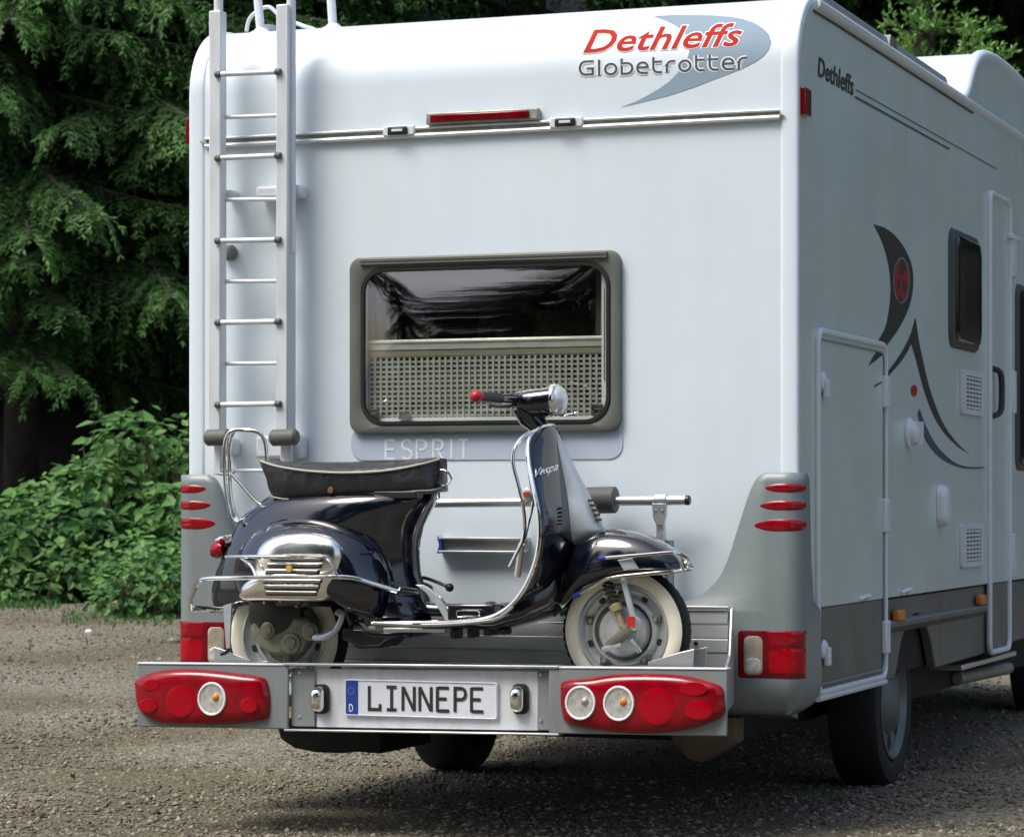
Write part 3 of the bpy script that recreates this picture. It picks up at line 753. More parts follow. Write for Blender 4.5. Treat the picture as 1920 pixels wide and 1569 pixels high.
mb = MB(); mb.prism([(.08, YB + .03, .44), (.08, .3, .38), (.08, .3, .46), (.08, YB+.03, .47)], (2.14, 0, 0)); obj('bumper_lip', mb, 'skirt_paint', mh)
# oval lights and tail lamps
PCX = PY(1487, 1000, YB).x
def unroll(px, py):
    """photo pixel on the rear or round the corner -> (u, z) on the unrolled skin"""
    p = PY(px, py, YB); uc = XB - RB
    if p.x <= uc: return (p.x, p.z)
    pc = PY(1487, py, YB)                                      # beyond the corner the skin runs forward along the side
    k = (px - (1487 - (pc.x - uc) * 545)) / (1512 - (1487 - (pc.x - uc) * 545))
    return (uc + k * (RB * math.pi / 2 + .045), p.z)
def wrapped(outline, base, D, p, q, mirror, nm, mt, par, n=12):
    P = []
    for a in range(len(outline)):
        A, B = outline[a - 1], outline[a]; m = max(1, int(math.dist(A, B) / .008))
        P += [(A[0] + (B[0]-A[0])*k/m, A[1] + (B[1]-A[1])*k/m) for k in range(m)]
    c = (sum(x for x, _ in P)/len(P), sum(y for _, y in P)/len(P)); rings = []
    for k in range(-1, n + 1):
        sc = 1 if k < 0 else (math.cos(k / n * math.pi / 2) ** .8 if k < n else .001); d = 0 if k < 0 else D * (1 - sc ** p) ** q
        r = [bend(c[0] + (x-c[0])*sc, c[1] + (z-c[1])*sc, (base + d) if k >= 0 else base - .012) for x, z in P]
        if mirror: r = [Vector((W - v.x, v.y, v.z)) for v in r]
        rings.append(r)
    m_ = MB(); m_.loft(rings); return obj(nm, m_, mt, par, smooth=50)
def ovals(mirror):
    par = shL if mirror else shR
    for x0, x1, yt, yb in ((1428, 1507, 905, 925), (1417, 1508, 937, 959), (1405, 1510, 971, 999)):
        n = 40; ym = (yt + yb) / 2; pts = []
        for k in range(n):
            a = 2*math.pi*k/n; cx = math.cos(a); sy = math.sin(a)
            sy = math.copysign(abs(sy) ** (.6 if cx > 0 else 1), sy)
            pts.append(unroll((x0+x1)/2 + (x1-x0)/2 * cx, ym + (yb-yt)/2 * sy * (1 if cx > 0 else (1 - .25 * abs(cx)**2))))
        wrapped(pts, .009, .010, 2.2, .5, mirror, 'marker_light', 'red_lens', par)
def tail_lamp(mirror):
    par = shL if mirror else shR
    def box(px0, px1, y0, y1, r):
        a = unroll(px0, y1); b = unroll(px1, y0); return rounded(a[0], a[1], b[0], b[1], r)
    wrapped(box(1378, 1508, 1178, 1275, .014), .004, .014, 9, .5, mirror, 'tail_lamp', 'dark_red_lens', par)
    wrapped(box(1397, 1433, 1191, 1264, .020), .0165, .004, 4, .5, mirror, 'reversing_lens', 'warm_lens', par)
    wrapped(box(1401, 1429, 1233, 1260, .016), .0195, .003, 3, .5, mirror, 'reversing_lens', 'reflector', par)
    wrapped(box(1440, 1500, 1216, 1262, .02), .0168, .002, 4, .5, mirror, 'brake_lens', 'bright_red_lens', par)
    wrapped(box(1440, 1500, 1184, 1211, .006), .0168, .002, 4, .5, mirror, 'top_reflector', 'red_lens', par)
for mr in (False, True): ovals(mr); tail_lamp(mr)

# rear window
fr_o = [(655, 483), (1163, 466), (1163, 810), (655, 814)]
pA = PY(656, 812, -.02); pB = PY(1163, 468, -.02)
fx0, fx1 = pA.x, pB.x; fz0 = (PY(656, 813, -.02).z + PY(1163, 809, -.02).z)/2; fz1 = (PY(656, 484, -.02).z + PY(1163, 467, -.02).z)/2
ix0, ix1 = PY(676, 0, -.03).x, PY(1142, 0, -.03).x; iz0 = (PY(676, 799, -.03).z + PY(1142, 790, -.03).z)/2; iz1 = (PY(676, 505, -.03).z + PY(1142, 488, -.03).z)/2
def ring_mb(o, i, yo, yi, yb):
    n = len(o); mb = MB()
    r0 = [(a, yb, b) for a, b in o]; r1 = [(a, yo, b) for a, b in o]
    c = ((o[0][0]+o[n//2][0])/2, (o[0][1]+o[n//2][1])/2)
    r1b = [(c[0] + (a-c[0])*.985, yo - .004, c[1] + (b-c[1])*.978) for a, b in o]
    r2 = [(a + (a - c[0])*.012, yi - .004, b + (b - c[1])*.015) for a, b in i]; r3 = [(a, yi, b) for a, b in i]; r4 = [(a, yb, b) for a, b in i]
    mb.loft([r0, r1, r1b, r2, r3, r4], caps=False); return mb
OUT = rounded(fx0, fz0, fx1, fz1, .045, 8); INN = rounded(ix0, iz0, ix1, iz1, .085, 8)
wf = obj('rear_window', ring_mb(OUT, INN, -.022, -.020, 0), 'frame_grey', mh)
mb = MB(); mb.box((fx0 + .045, -.036, fz1 - .030), (fx1 - .045, -.024, fz1 - .006)); obj('window_rail', mb, 'frame_grey', wf, bevel=.003)
mb = MB(); mb.box((fx0 + .05, -.0372, fz1 - .019), (fx1 - .05, -.0355, fz1 - .0165)); obj('rail_groove', mb, 'print_dark', wf)
IN2 = rounded(ix0 + .012, iz0 + .012, ix1 - .012, iz1 - .012, .078, 8)
mb = MB(); mb.loft([[(a, -.0195, b) for a, b in INN], [(a, -.028, b) for a, b in INN], [(a, -.028, b) for a, b in IN2], [(a, -.012, b) for a, b in IN2]], caps=False); obj('seal', mb, 'black_plastic', wf)
# bulged acrylic pane
mb = MB(); nx, nz = 40, 30; cx_, cz_ = (ix0+ix1)/2, (iz0+iz1)/2; hx, hz = (ix1-ix0)/2 - .012, (iz1-iz0)/2 - .012
rings = []
for k in range(13):
    s = 1 - k/12.0; s = max(s, .004)
    rr_ = []
    for a, b in rounded(cx_ - hx*s, cz_ - hz*s, cx_ + hx*s, cz_ + hz*s, min(.078, .078*s + .02*s), 8):
        u = (a-cx_)/hx; v = (b-cz_)/hz
        rr_.append((a, -.022 - .040 * (1 - abs(u)**5) * (1 - abs(v)**2.6), b))
    rings.append(rr_)
mb.loft(rings); obj('window_pane', mb, 'pane', wf, smooth=60)
# inside the window: recess, blind rail, lattice, curtain
mb = MB(); mb.add([(wx0-.05,.03,wz0-.05),(wx1+.05,.03,wz0-.05),(wx1+.05,.03,wz1+.05),(wx0-.05,.03,wz1+.05),(wx0-.05,.7,wz0-.05),(wx1+.05,.7,wz0-.05),(wx1+.05,.7,wz1+.05),(wx0-.05,.7,wz1+.05)],
                  [(4,5,6,7),(0,1,5,4),(3,2,6,7),(0,3,7,4),(1,2,6,5)]); obj('interior', mb, 'interior', wf)
bzt, bzb = PY(900, 634, .01).z, PY(900, 654, .01).z
mb = MB(); mb.box((wx0 - .005, .005, bzb), (wx1 + .005, .03, bzt)); mb.box((wx0 - .005, .001, bzt - .014), (wx1 + .005, .006, bzt - .004)); obj('blind_rail', mb, 'rim_silver', wf, bevel=.003)
bz2 = PY(900, 666, .01).z
mb = MB(); mb.box((wx0 - .005, .008, bz2), (wx1 + .005, .02, bzb - .001)); obj('blind_tape', mb, 'blind_beige', wf)
mb = MB(); nc, nr = 39, 13; lx0, lx1 = wx0 + .0, wx1 - .0; lz0, lz1 = wz0 - .01, bz2 - .001
for k in range(nc + 1):
    x = lx0 + (lx1-lx0)*k/nc; mb.box((x - .0044, .010, lz0), (x + .0044, .0125, lz1))
for k in range(nr + 1):
    z = lz0 + (lz1-lz0)*k/nr; mb.box((lx0, .0128, z - .0042), (lx1, .0150, z + .0042))
obj('lattice_blind', mb, 'lattice_plastic', wf, smooth=0)
for px in (690, 1112):
    p0 = PY(px, 510, .03); p1 = PY(px + (22 if px < 900 else -22), 630, .03)
    mb = MB(); rings = []
    for k in range(9):
        x = p0.x + (-.0 + .008*k) * (1 if px < 900 else 1); z = 1
    w0 = .05; 
    mb.loft([[(p0.x + (0.0 + .012*i), .06 + .012*math.sin(i*2.1), zz) for i in range(7)] for zz in (bzt - .02, wz1 + .03)], caps=False, closed=False)
    obj('curtain', mb, 'curtain', wf)
mb = MB()
for k in range(30):
    pass
# folded textile / bedding just behind the pane, catching a little light
rng = random.Random(3)
rings = []
for j in range(6):
    rings.append([(wx0 + .25 + i*.035, .32 + .04*math.sin(i*.9 + j) + .02*rng.random() + .04*j, bzt - .03 + j*.035 + .02*math.sin(i*.6)) for i in range(16)])
mb.loft(rings, caps=False, closed=False); obj('bedding', mb, 'curtain', wf)
for px in (686, 1133):                                         # window stays
    mb = MB(); mb.cyl(PY(px, 540, -.012), PY(px, 715, -.012), .0035, 8); obj('window_stay', mb, 'aluminium', wf)
for px, py in ((700, 776), (1120, 768)):
    p = PY(px, py, -.006); mb = MB(); mb.box((p.x - .022, -.012, p.z - .02), (p.x + .022, -.004, p.z + .02)); mb.box((p.x-.01, -.018, p.z-.008), (p.x+.02, -.01, p.z+.004)); obj('latch', mb, 'black_plastic', wf, bevel=.003)
p = PY(760, 779, -.006); mb = MB(); mb.prism([(p.x-.025, -.016, p.z-.012), (p.x+.025, -.016, p.z-.012), (p.x+.013, -.016, p.z+.013), (p.x-.013, -.016, p.z+.013)], (0, .014, 0)); obj('latch', mb, 'black_plastic', wf)
# pale blue panel with ESPRIT under the window
A = PY(659, 863, 0); B = PY(1168, 795, 0)
mb = MB(); mb.prism([(a, -.0035, b) for a, b in rounded(A.x, A.z, B.x, B.z, .05, 6)], (0, .003, 0)); dp = obj('name_panel', mb, 'decal_grey', mh)
def px_fn(X0, Y0, sx, sy, slope, surf, off):
    return lambda u, v, l=0: surf(X0 + u*sx, Y0 - v*sy + slope*u*sx, off + l)
srf = lambda px, py, off: PY(px, py, -off)
E = [([(0,0),(0,1),], 0), ([(0,.965),(.5,.965)], 0), ([(0,.5),(.45,.5)], 0), ([(0,.035),(.5,.035)], 0)]
S_ = [(arc(.28,.74,.25,.24,30,270,8) + arc(.28,.26,.27,.24,90,-150,8)[1:], 0)]
P_ = [([(0,0),(0,.96),(.25,.96)] + arc(.25,.72,.25,.24,90,-90,8) + [(0.02,.48)], 0)]
R_ = P_ + [([(.22,.47),(.5,0)], 0)]
I_ = [([(.1,0),(.1,1)], 0)]
T_ = [([(.25,0),(.25,.96)], 0), ([(0,.965),(.5,.965)], 0)]
def word(letters, adv): 
    out = []
    for i, l in enumerate(letters):
        for st, cl in l: out.append(([(a + adv[i], b) for a, b in st], cl))
    return out
sx = 36
wd = word([E, S_, P_, R_, I_, T_], [0, .85, 1.68, 2.56, 3.42, 3.92])
obj('lettering', strokes_mb(wd, .13, px_fn(723, 861, 35, 37, -.006, srf, .0042)), 'letter_white', dp, fixn=False, smooth=0)

# logo on the rounded top
def zpx(L, ox, oy, sc): return [(ox + a/sc, oy + b/sc) for a, b in L]
cres = zpx([(1230,72),(1310,67),(1400,67),(1480,68),(1560,74),(1620,84),(1670,100),(1712,125),(1738,152),(1747,185),(1738,215),(1715,245),(1680,270),(1640,292),(1570,322),(1500,348),(1400,387),(1300,420),(1190,447),(1080,473),(1150,448),(1200,422),(1255,390),(1300,358),(1335,322),(1362,285),(1380,255),(1388,225),(1388,195),(1378,165),(1358,138),(1330,115),(1285,92)], 700, 0, 2.3415)
uv = [(a / 400, -b / 400) for a, b in cres]
bmx = bmesh.new(); bmx.faces.new([bmx.verts.new((a, 0, b)) for a, b in uv])
lg = obj('roof_logo', _cut(bmx, lambda u, v: PR(u*400, -v*400, .0012), .02, 'v'), 'decal_pale', mh, fixn=False)
def rr(off): return lambda px, py: PR(px, py, off)
t1, bx = text_mb('Dethleffs', (1093, 99), (1392, 85), 42, rr(.0028), shear=.38, offset=.016, spacing=1.02)
tw, _ = text_mb('Dethleffs', (1093, 99), (1392, 85), 42, rr(.0020), shear=.38, offset=.040, spacing=1.02, box=bx)
obj('lettering_outline', tw, 'print_white', lg, fixn=False, smooth=0); obj('lettering', t1, 'print_red', lg, fixn=False, smooth=0)
lo_ = lambda cx, rx=.30: (arc(cx, .36, rx, .36, 0, 360, 16)[:-1], 1)
Gl = [([(.78,.92)] + [(.30,.92)] + arc(.30,.5,.30,.42,90,270,8)[1:] + [(.74,.08),(.74,.46),(.40,.46)], 0)]
ll = [([(.05,0),(.05,1.0)], 0)]
oo = [(arc(.32,.36,.32,.34,0,360,16)[:-1], 1)]
bb = [([(.03,1.0),(.03,.02),(.3,.02)] + arc(.34,.36,.30,.34,-90,90,8) + [(.03,.70)], 0)]
ee = [([(.03,.38),(.62,.38)] + arc(.33,.40,.29,.30,0,180,8)[1:] + arc(.33,.32,.30,.30,180,270,5) + [(.62,.02)], 0)]
tt = [([(.05,1.0),(.05,.34)] + arc(.33,.32,.28,.30,180,270,5) + [(.52,.02)], 0), ([(.08,.70),(.52,.70)], 0)]
r_ = [([(.05,0),(.05,.40)] + arc(.33,.40,.28,.30,180,90,5) + [(.5,.70)], 0)]
seq = [Gl, ll, oo, bb, ee, tt, r_, oo, tt, tt, ee, r_]; adv = [0]
wds = {id(Gl): 1.06, id(ll): .40, id(oo): .92, id(bb): .90, id(ee): .90, id(tt): .78, id(r_): .76}
for l in seq[:-1]: adv.append(adv[-1] + wds[id(l)])
tot = adv[-1] + .5; wd = word(seq, adv)
k = 313 / tot
sr = lambda px, py, off: PR(px, py, off)
def slanted(off): return lambda u, v, l=0: PR(1087 + u*k, 143 - v*29 - .045*u*k, off + l)
obj('lettering_outline', strokes_mb(wd, .30, slanted(.0017), .00008), 'print_white', lg, fixn=False, smooth=0)
obj('lettering', strokes_mb(wd, .135, slanted(.0026), .0001), 'print_slate', lg, fixn=False, smooth=0)

# rail across the rear wall with two latches, third brake light
def railz(px): return 268 + (px - 380) * (213.0 - 268) / (1465 - 380)
for dz, r in ((-5, .0055), (9, .0085)):
    mb = MB(); mb.tube([PY(x, railz(x) - 2 + dz, -.014) for x in (385, 700, 1100, 1462)], r, 8); o = obj('cross_rail', mb, 'white_alu', mh)
mb = MB(); a = PY(385, railz(385) + 2, -.004); b = PY(1462, railz(1462) + 2, -.004)
mb.prism([(a.x, -.001, a.z - .016), (b.x, -.001, b.z - .016), (b.x, -.001, b.z + .012), (a.x, -.001, a.z + .012)], (0, -.007, 0)); obj('rail_base', mb, 'dull_steel', mh)
for x in (748, 1062):
    z0 = railz(x); mb = MB(); p = PY(x, z0 - 4, -.02)
    mb.box((p.x - .062, -.026, p.z - .020), (p.x + .062, -.004, p.z + .018)); lk = obj('rail_latch', mb, 'white_trim', mh, bevel=.006)
    mb = MB(); mb.box((p.x - .040, -.036, p.z - .016), (p.x + .036, -.024, p.z + .014)); obj('latch_button', mb, 'black_plastic', lk, bevel=.007)
    mb = MB(); mb.box((p.x - .022, -.0385, p.z - .005), (p.x + .020, -.0358, p.z + .004)); obj('latch_slot', mb, 'white_trim', lk, bevel=.001)
A = PY(800, 231, -.02); B = PY(1008, 215, -.02)
def brk(px0, px1, dy, m_, y0, y1, nm, par):
    mb = MB(); a = PY(px0, 0, y1); b = PY(px1, 0, y1)
    z = lambda px, e: PY(px, 218 - (px-904)*.047 + e, y1).z
    mb.prism([(a.x, y0, z(px0, dy)), (b.x, y0, z(px1, dy)), (b.x, y0, z(px1, -dy)), (a.x, y0, z(px0, -dy))], (0, y1-y0, 0)); return obj(nm, mb, m_, par, bevel=.006)
bl = brk(798, 1009, 11.5, 'dull_steel', -.001, -.032, 'brake_light', mh)
brk(805, 991, 7.5, 'dark_red_lens', -.030, -.040, 'brake_light_lens', bl)
for p, s in ((PX(1513, 192, W), 1), (Vector((0, .06, PY(350, 245, .06).z)), -1)):
    a = PX(1503, 192, W); mb = MB(); x = W if s > 0 else 0
    mb.box((min(x + .002*s, x + .022*s), .012, a.z - .045), (max(x+.002*s, x + .022*s), .095, a.z + .047)); obj('side_marker_lamp', mb, 'dark_red_lens', mh, bevel=.003)
# small end hook of the rail
mb = MB(); mb.tube([PY(1462, 215, -.012), PY(1470, 217, -.012)], .004, 6); mb.tube([PY(376, 266, -.012), PY(388, 270, -.012), PY(386, 258, -.012)], .004, 6); obj('rail_end', mb, 'dull_steel', mh)

# ladder on the rear wall
YL = -.13
lad = MB()
a = PY(391, 0, YL); b = PY(413, 0, YL); c = PY(517, 0, YL); d = PY(538, 0, YL)
zb_ = PY(400, 830, YL).z; zt_ = PY(400, 20, YL).z
lad.box((a.x, YL, zb_), (b.x, YL + .055, zt_)); ladder = obj('ladder', lad, 'white_alu', mh, bevel=.005, smooth=35)
m_ = MB(); m_.box((c.x, YL, zb_), (d.x + .002, YL + .075, PY(530, 8, YL).z)); obj('ladder_rail', m_, 'white_alu', ladder, bevel=.005)
m_ = MB(); p = PY(402, 10, YL); m_.tube([(p.x + .004, YL + .025, p.z - .02), (p.x + .004, YL + .03, p.z + .5)], .017, 12); m_.tube([(PY(546, 0, YL+.04).x, YL + .04, p.z - .9), (PY(546, 0, YL+.04).x, YL + .04, p.z + .5)], .017, 12); obj('ladder_extension', m_, 'white_alu', ladder)
for i, y in enumerate((138, 219, 295, 373, 450, 526, 603, 680, 757)):
    big = i % 2 == 0; yy = YL - .004 if big else YL + .045
    p = PY(408, y + 2, yy); q = PY(520, y + (-1 if big else 0) - (4 if y < 300 else 1) + 2, yy)
    m_ = MB(); m_.cyl((p.x, yy, p.z), (q.x, yy, q.z), .010 if big else .008, 12); rg = obj('rung', m_, 'white_alu', ladder)
    if big:
        for e, s in ((p, 1), (q, -1)):
            m_ = MB(); m_.cyl((e.x - .010, yy - .001, e.z), (e.x + .016, yy - .001, e.z), .0118, 12, .3); obj('rung_bush', m_, 'grey_rubber', ladder)
for px0, px1 in ((386, 432), (508, 558)):
    m_ = MB(); p = PY(px0, 821, YL - .02); q = PY(px1, 819, YL - .02); m_.cyl(p, q, .030, 20, .3); obj('rubber_foot', m_, 'grey_rubber', ladder)
for px0, px1, y0, y1 in ((400, 414, 830, 890), (525, 545, 825, 885)):
    p = PY(px0, y0, YL + .02); q = PY(px1, y1, YL + .02); m_ = MB(); m_.box((p.x, YL + .02, q.z), (q.x, YL + .045, p.z)); obj('lower_post', m_, 'white_alu', ladder, bevel=.004)
for y, h in ((362, 15), (838, 22)):
    p = PY(418, y + h, -.05); q = PY(568, y - h, -.05)
    m_ = MB(); m_.box((p.x + .14, -.075, p.z), (q.x, -.002, q.z)); obj('wall_bracket', m_, 'white_trim', ladder, bevel=.012); m_ = MB(); m_.box((p.x, -.075, p.z + .01), (p.x + .05, -.002, q.z - .008)); obj('wall_bracket', m_, 'white_trim', ladder, bevel=.012)
for y in (882,):
    p = PY(405, y, YL+.03); q = PY(500, y, YL+.03); m_ = MB(); m_.cyl(p, q, .007, 10); obj('rung', m_, 'white_alu', ladder)
p = PY(427, 473, -.03); m_ = MB(); m_.lathe([(.018, 0), (.030, .004), (.030, .024), (.02, .03), (.001, .03)], (p.x, -.002, p.z), (0, -1, 0), 9); obj('round_knob', m_, 'skirt_paint', ladder)

# roof: luggage rail posts, roof edge rail, raised cab roof
for px, pt in ((490, 478), (625, 617)):
    y = .35; p = PY(px, 48, y); m_ = MB(); q = PY(pt, -60, y + .02); m_.tube([(p.x, y, ROOF - .005), (q.x, y + .02, q.z)], .017, 10); pp = obj('roof_rack_post', m_, 'white_alu', mh)
    m_ = MB(); m_.lathe([(.075, 0), (.055, .012), (.03, .025), (.02, .035)], (p.x, y, ROOF - .002), (0, 0, 1), 16); obj('post_foot', m_, 'white_trim', pp)
m_ = MB(); m_.tube(catmull([PY(462, 60, .5), PY(468, 36, .5), PY(485, 20, .5), PY(505, 14, .5), PY(525, 30, .5), PY(560, 46, .5), PY(590, 56, .5)], 5), .008, 8); obj('roof_cable', m_, 'white_trim', mh)
m_ = MB(); m_.sphere((PY(502, 40, .6).x, .6, ROOF + .03), .07, 8, 1, 1, .9); obj('roof_vent', m_, 'shell_grey', mh)
m_ = MB(); xr = W - .07
m_.prism([(xr - .02, .3, ROOF), (xr + .055, .3, ROOF), (xr + .04, .3, ROOF + .052), (xr + .0, .3, ROOF + .062)], (0, 2.30, 0)); rl = obj('roof_rail', m_, 'shell_grey', mh, bevel=.006)
m_ = MB(); p = PX(1665, 70, W - .03); m_.prism([(W - .015, p.y - .05, ROOF + .0), (W - .015, p.y + .12, ROOF + .0), (W - .015, p.y + .08, ROOF + .055), (W - .015, p.y - .02, ROOF + .06)], (-.06, 0, 0)); obj('rail_clamp', m_, 'skirt_paint', rl)
m_ = MB(); m_.tube([(W + .005, .19, ROOF - .055)] + [(W + .005, y, ROOF - .052) for y in (.5, 2, 3.0)], .0055, 6); obj('roof_seam', m_, 'print_dark', mh)
m_ = MB(); m_.tube([(W - .004, .24, ROOF - .018)] + [(W - .004, y, ROOF - .018) for y in (1, 3, 5.6)], .022, 10); obj('roof_edge_moulding', m_, 'white_trim', mh)
hp = catmull([Vector((0, y, z)) for y, z in ((2.83, 2.88), (2.93, 2.93), (3.03, 3.02), (3.15, 3.10), (3.35, 3.15), (3.7, 3.17), (4.3, 3.15), (5.0, 3.05), (5.6, 2.85))], 4)
m_ = MB(); m_.prism([(.06, v.y, v.z) for v in hp] + [(.06, 5.6, 2.7), (.06, 2.83, 2.7)], (2.2, 0, 0)); al = obj('raised_cab_roof', m_, 'white_paint', mh, smooth=50)
m_ = MB(); m_.prism([(W - .045, v.y + .02, v.z - .03) for v in hp] + [(W - .045, 5.6, 2.7), (W - .045, 2.9, 2.7)], (.040, 0, 0)); obj('raised_roof_side', m_, 'silver_paint', al)
m_ = MB(); m_.tube([(W - .018, v.y, v.z - .012) for v in hp], .028, 12); obj('raised_roof_rim', m_, 'white_paint', al)
m_ = MB(); m_.tube([(.018, v.y, v.z - .012) for v in hp], .028, 10); obj('raised_roof_rim', m_, 'white_paint', al)

# side wall details (x = W)
XW = W + .004
def frame_tube(pts, r, mt, nm, par, x=XW + .006): 
    m_ = MB(); m_.tube([(x, y, z) for y, z in pts], r, 8, True); return obj(nm, m_, mt, par)
la = PX(1528, 0).y; lb = PX(1655, 0).y; lzt = 1.735; lzb = .475
loc = MB(); loc.prism([(XW, y, z) for y, z in rounded(la + .01, .772, lb - .01, lzt - .01, .03)], (.004, 0, 0)); lk = obj('locker_door', loc, 'silver_paint', mh)
loc = MB(); loc.prism([(W - .01, y, z) for y, z in rounded(la + .012, lzb + .01, lb - .01, .768, .035)], (.016, 0, 0)); obj('locker_lower_panel', loc, 'skirt_paint', lk)
frame_tube(rounded(la, lzb, lb, lzt, .05, 6), .011, 'white_trim', 'locker_frame', lk)
frame_tube(rounded(la + .03, lzb + .028, lb - .026, lzt - .03, .04, 6), .004, 'shell_grey', 'locker_seal', lk, x=XW + .006)
m_ = MB(); m_.tube([(XW + .004, la + .01, lzb - .02), (XW + .004, lb, lzb - .02)], .012, 8); obj('sill_moulding', m_, 'white_trim', lk)
for y0, y1 in ((705, 765), (935, 998), (1163, 1225)):
    p = PX(1656, y0, XW); q = PX(1656, y1, XW); m_ = MB(); m_.box((XW, p.y - .035, q.z), (XW + .022, p.y + .035, p.z)); obj('hinge', m_, 'white_trim', lk, bevel=.006)
for px, py in ((1539, 716), (1541, 1218)):
    p = PX(px, py, XW); m_ = MB(); m_.lathe([(.036, 0), (.036, .008), (.025, .016), (.001, .017)], (XW, p.y + .01, p.z), (1, 0, 0), 16); m_.box((XW + .01, p.y - .01, p.z - .055), (XW + .028, p.y + .03, p.z + .01)); obj('locker_latch', m_, 'white_trim', lk, bevel=.004)
# logo on the side
sd_poly = lambda L: zpx(L, 1480, 400, 3.018)
def side_poly(L, nm, mt, par, off=.0012):
    m_ = MB(); P = [PX(a, b, XW) for a, b in sd_poly(L)]; m_.add([(XW + off, p.y, p.z) for p in P], [tuple(range(len(P)))]); return obj(nm, m_, mt, par, smooth=0)
def sm(L, n=4): return [(v.x, v.y) for v in catmull([(a, b, 0) for a, b in L], n)]
arcL = sm([(475,62),(560,95),(640,180),(690,290),(700,400),(680,520),(620,650),(525,780)]) + sm([(500,725),(545,640),(570,500),(572,380),(555,260),(520,150),(475,62)])[:-1]
sl = side_poly(arcL, 'side_logo', 'print_dark', mh)
side_poly([(505,785),(520,800),(480,835),(440,862),(465,815),(485,785)], 'logo_tip', 'print_dark', sl, .0055)
side_poly(sm([(713,590),(725,680),(745,790),(795,1000),(865,1180),(940,1290),(1015,1360)]) + sm([(960,1325),(880,1245),(815,1140),(760,990),(715,820),(690,735)])+ sm([(690,735),(640,825),(555,925)]) + sm([(548,905),(620,810),(680,700),(713,590)])[:-1], 'logo_sweep', 'print_dark', sl, .002)
side_poly([(470,976),(515,950),(515,960),(480,982)], 'logo_tip', 'print_dark', sl, .0055)
side_poly(sm([(735,1105),(770,1200),(830,1310),(920,1400),(1000,1432),(1103,1434)]) + sm([(1103,1441),(1000,1443),(900,1412),(815,1345),(755,1245),(726,1130)]), 'logo_sweep', 'print_slate', sl, .002)
el = lambda cx, cy, rx, ry, n=24: [(cx + rx*math.cos(2*math.pi*k/n), cy + ry*math.sin(2*math.pi*k/n)) for k in range(n)]
side_poly(el(632, 380, 47, 132), 'medallion_rim', 'shell_grey', sl, .0020); md = side_poly(el(632, 380, 41, 122), 'medallion', 'medal_red', sl, .0028)
for L in ([(625,265),(650,270),(655,310),(640,350),(615,340),(620,300)], [(612,470),(640,480),(632,505),(612,498)], [(640,380),(660,400),(655,450),(640,440)], [(610,370),(625,372),(622,420),(608,410)]):
    side_poly(L, 'emblem', 'print_dark', sl, .0036)
side_poly(el(705, 1003, 17, 33), 'round_sticker', 'print_red', sl, .0022)
tS, _ = text_mb('Dethleffs', (1534, 142), (1601, 180), 36, lambda a, b: PX(a, b, XW + .0012), shear=.15, offset=.02)
st = obj('side_lettering', tS, 'print_dark', mh, fixn=False, smooth=0)
def stripe(p0, p1, wpx, mt):
    m_ = MB(); a, b, c, d = PX(p0[0], p0[1]-wpx, XW), PX(p1[0], p1[1]-wpx*.8, XW), PX(p1[0], p1[1]+wpx*.8, XW), PX(p0[0], p0[1]+wpx, XW)
    m_.add([(XW + .0012, q.y, q.z) for q in (a, b, c, d)], [(0,1,2,3)]); obj('stripe', m_, mt, st, smooth=0)
stripe((1603, 182), (1780, 280), 2.2, 'print_slate'); stripe((1605, 169), (1868, 317), 1.1, 'print_slate')
# side window, vents, cap, lamp
def side_window(px0, px1, yt0, yb0, nm):
    a = PX(px0, yt0, XW); b = PX(px1, 0, XW); z0 = PX(px0, yb0, XW).z; z1 = a.z
    m_ = MB(); m_.inflate([(XW, y, z) for y, z in rounded(a.y, z0, b.y, z1, .07)], .024, 5, 10, .5, dirv=(1, 0, 0)); f = obj(nm, m_, 'window_rubber', mh)
    m_ = MB(); m_.inflate([(XW + .021, y, z) for y, z in rounded(a.y + .05, z0 + .03, b.y - .035, z1 - .03, .05)], .014, 5, 10, .5, dirv=(1, 0, 0)); obj('glass', m_, 'dark_glass', f); return f
side_window(1778, 1833, 424, 650, 'side_window'); side_window(1903, 1990, 530, 882, 'cab_window')
for y0, y1 in ((692, 775), (983, 1064)):
    a = PX(1800, y0, XW); b = PX(1840, y1 + 2, XW); z0 = PX(1800, y1, XW).z
    m_ = MB(); o_ = rounded(a.y, z0, b.y, a.z, .012, 3); i_ = rounded(a.y + .07, z0 + .022, b.y - .05, a.z - .022, .004, 3)
    n = len(o_); m_.loft([[(XW, y, z) for y, z in o_], [(XW + .012, y, z) for y, z in o_], [(XW + .012, y, z) for y, z in i_], [(XW + .001, y, z) for y, z in i_]], caps=False); v = obj('wall_vent', m_, 'white_trim', mh)
    m_ = MB(); m_.box((XW, a.y + .06, z0 + .02), (XW + .002, b.y - .04, a.z - .02)); obj('vent_backing', m_, 'frame_grey', v)
    yy0, yy1, zz0, zz1 = a.y + .07, b.y - .05, z0 + .022, a.z - .022
    m_ = MB()
    for k in range(5): y = yy0 + (yy1-yy0)*(k+.5)/5; m_.box((XW + .002, y - .008, zz0), (XW + .007, y + .008, zz1))
    for k in range(8): z = zz0 + (zz1-zz0)*(k+.5)/8; m_.box((XW + .0075, yy0, z - .0045), (XW + .010, yy1, z + .0045))
    obj('vent_grille', m_, 'white_trim', v, smooth=0)
p = PX(1703, 812, XW); m_ = MB(); m_.lathe([(.062, 0), (.062, .01), (.05, .016), (.045, .035), (.03, .045), (.001, .047)], (XW, p.y, p.z), (1, 0, 0), 20); m_.box((XW + .04, p.y - .012, p.z - .045), (XW + .06, p.y + .012, p.z + .045)); obj('filler_cap', m_, 'white_trim', mh)
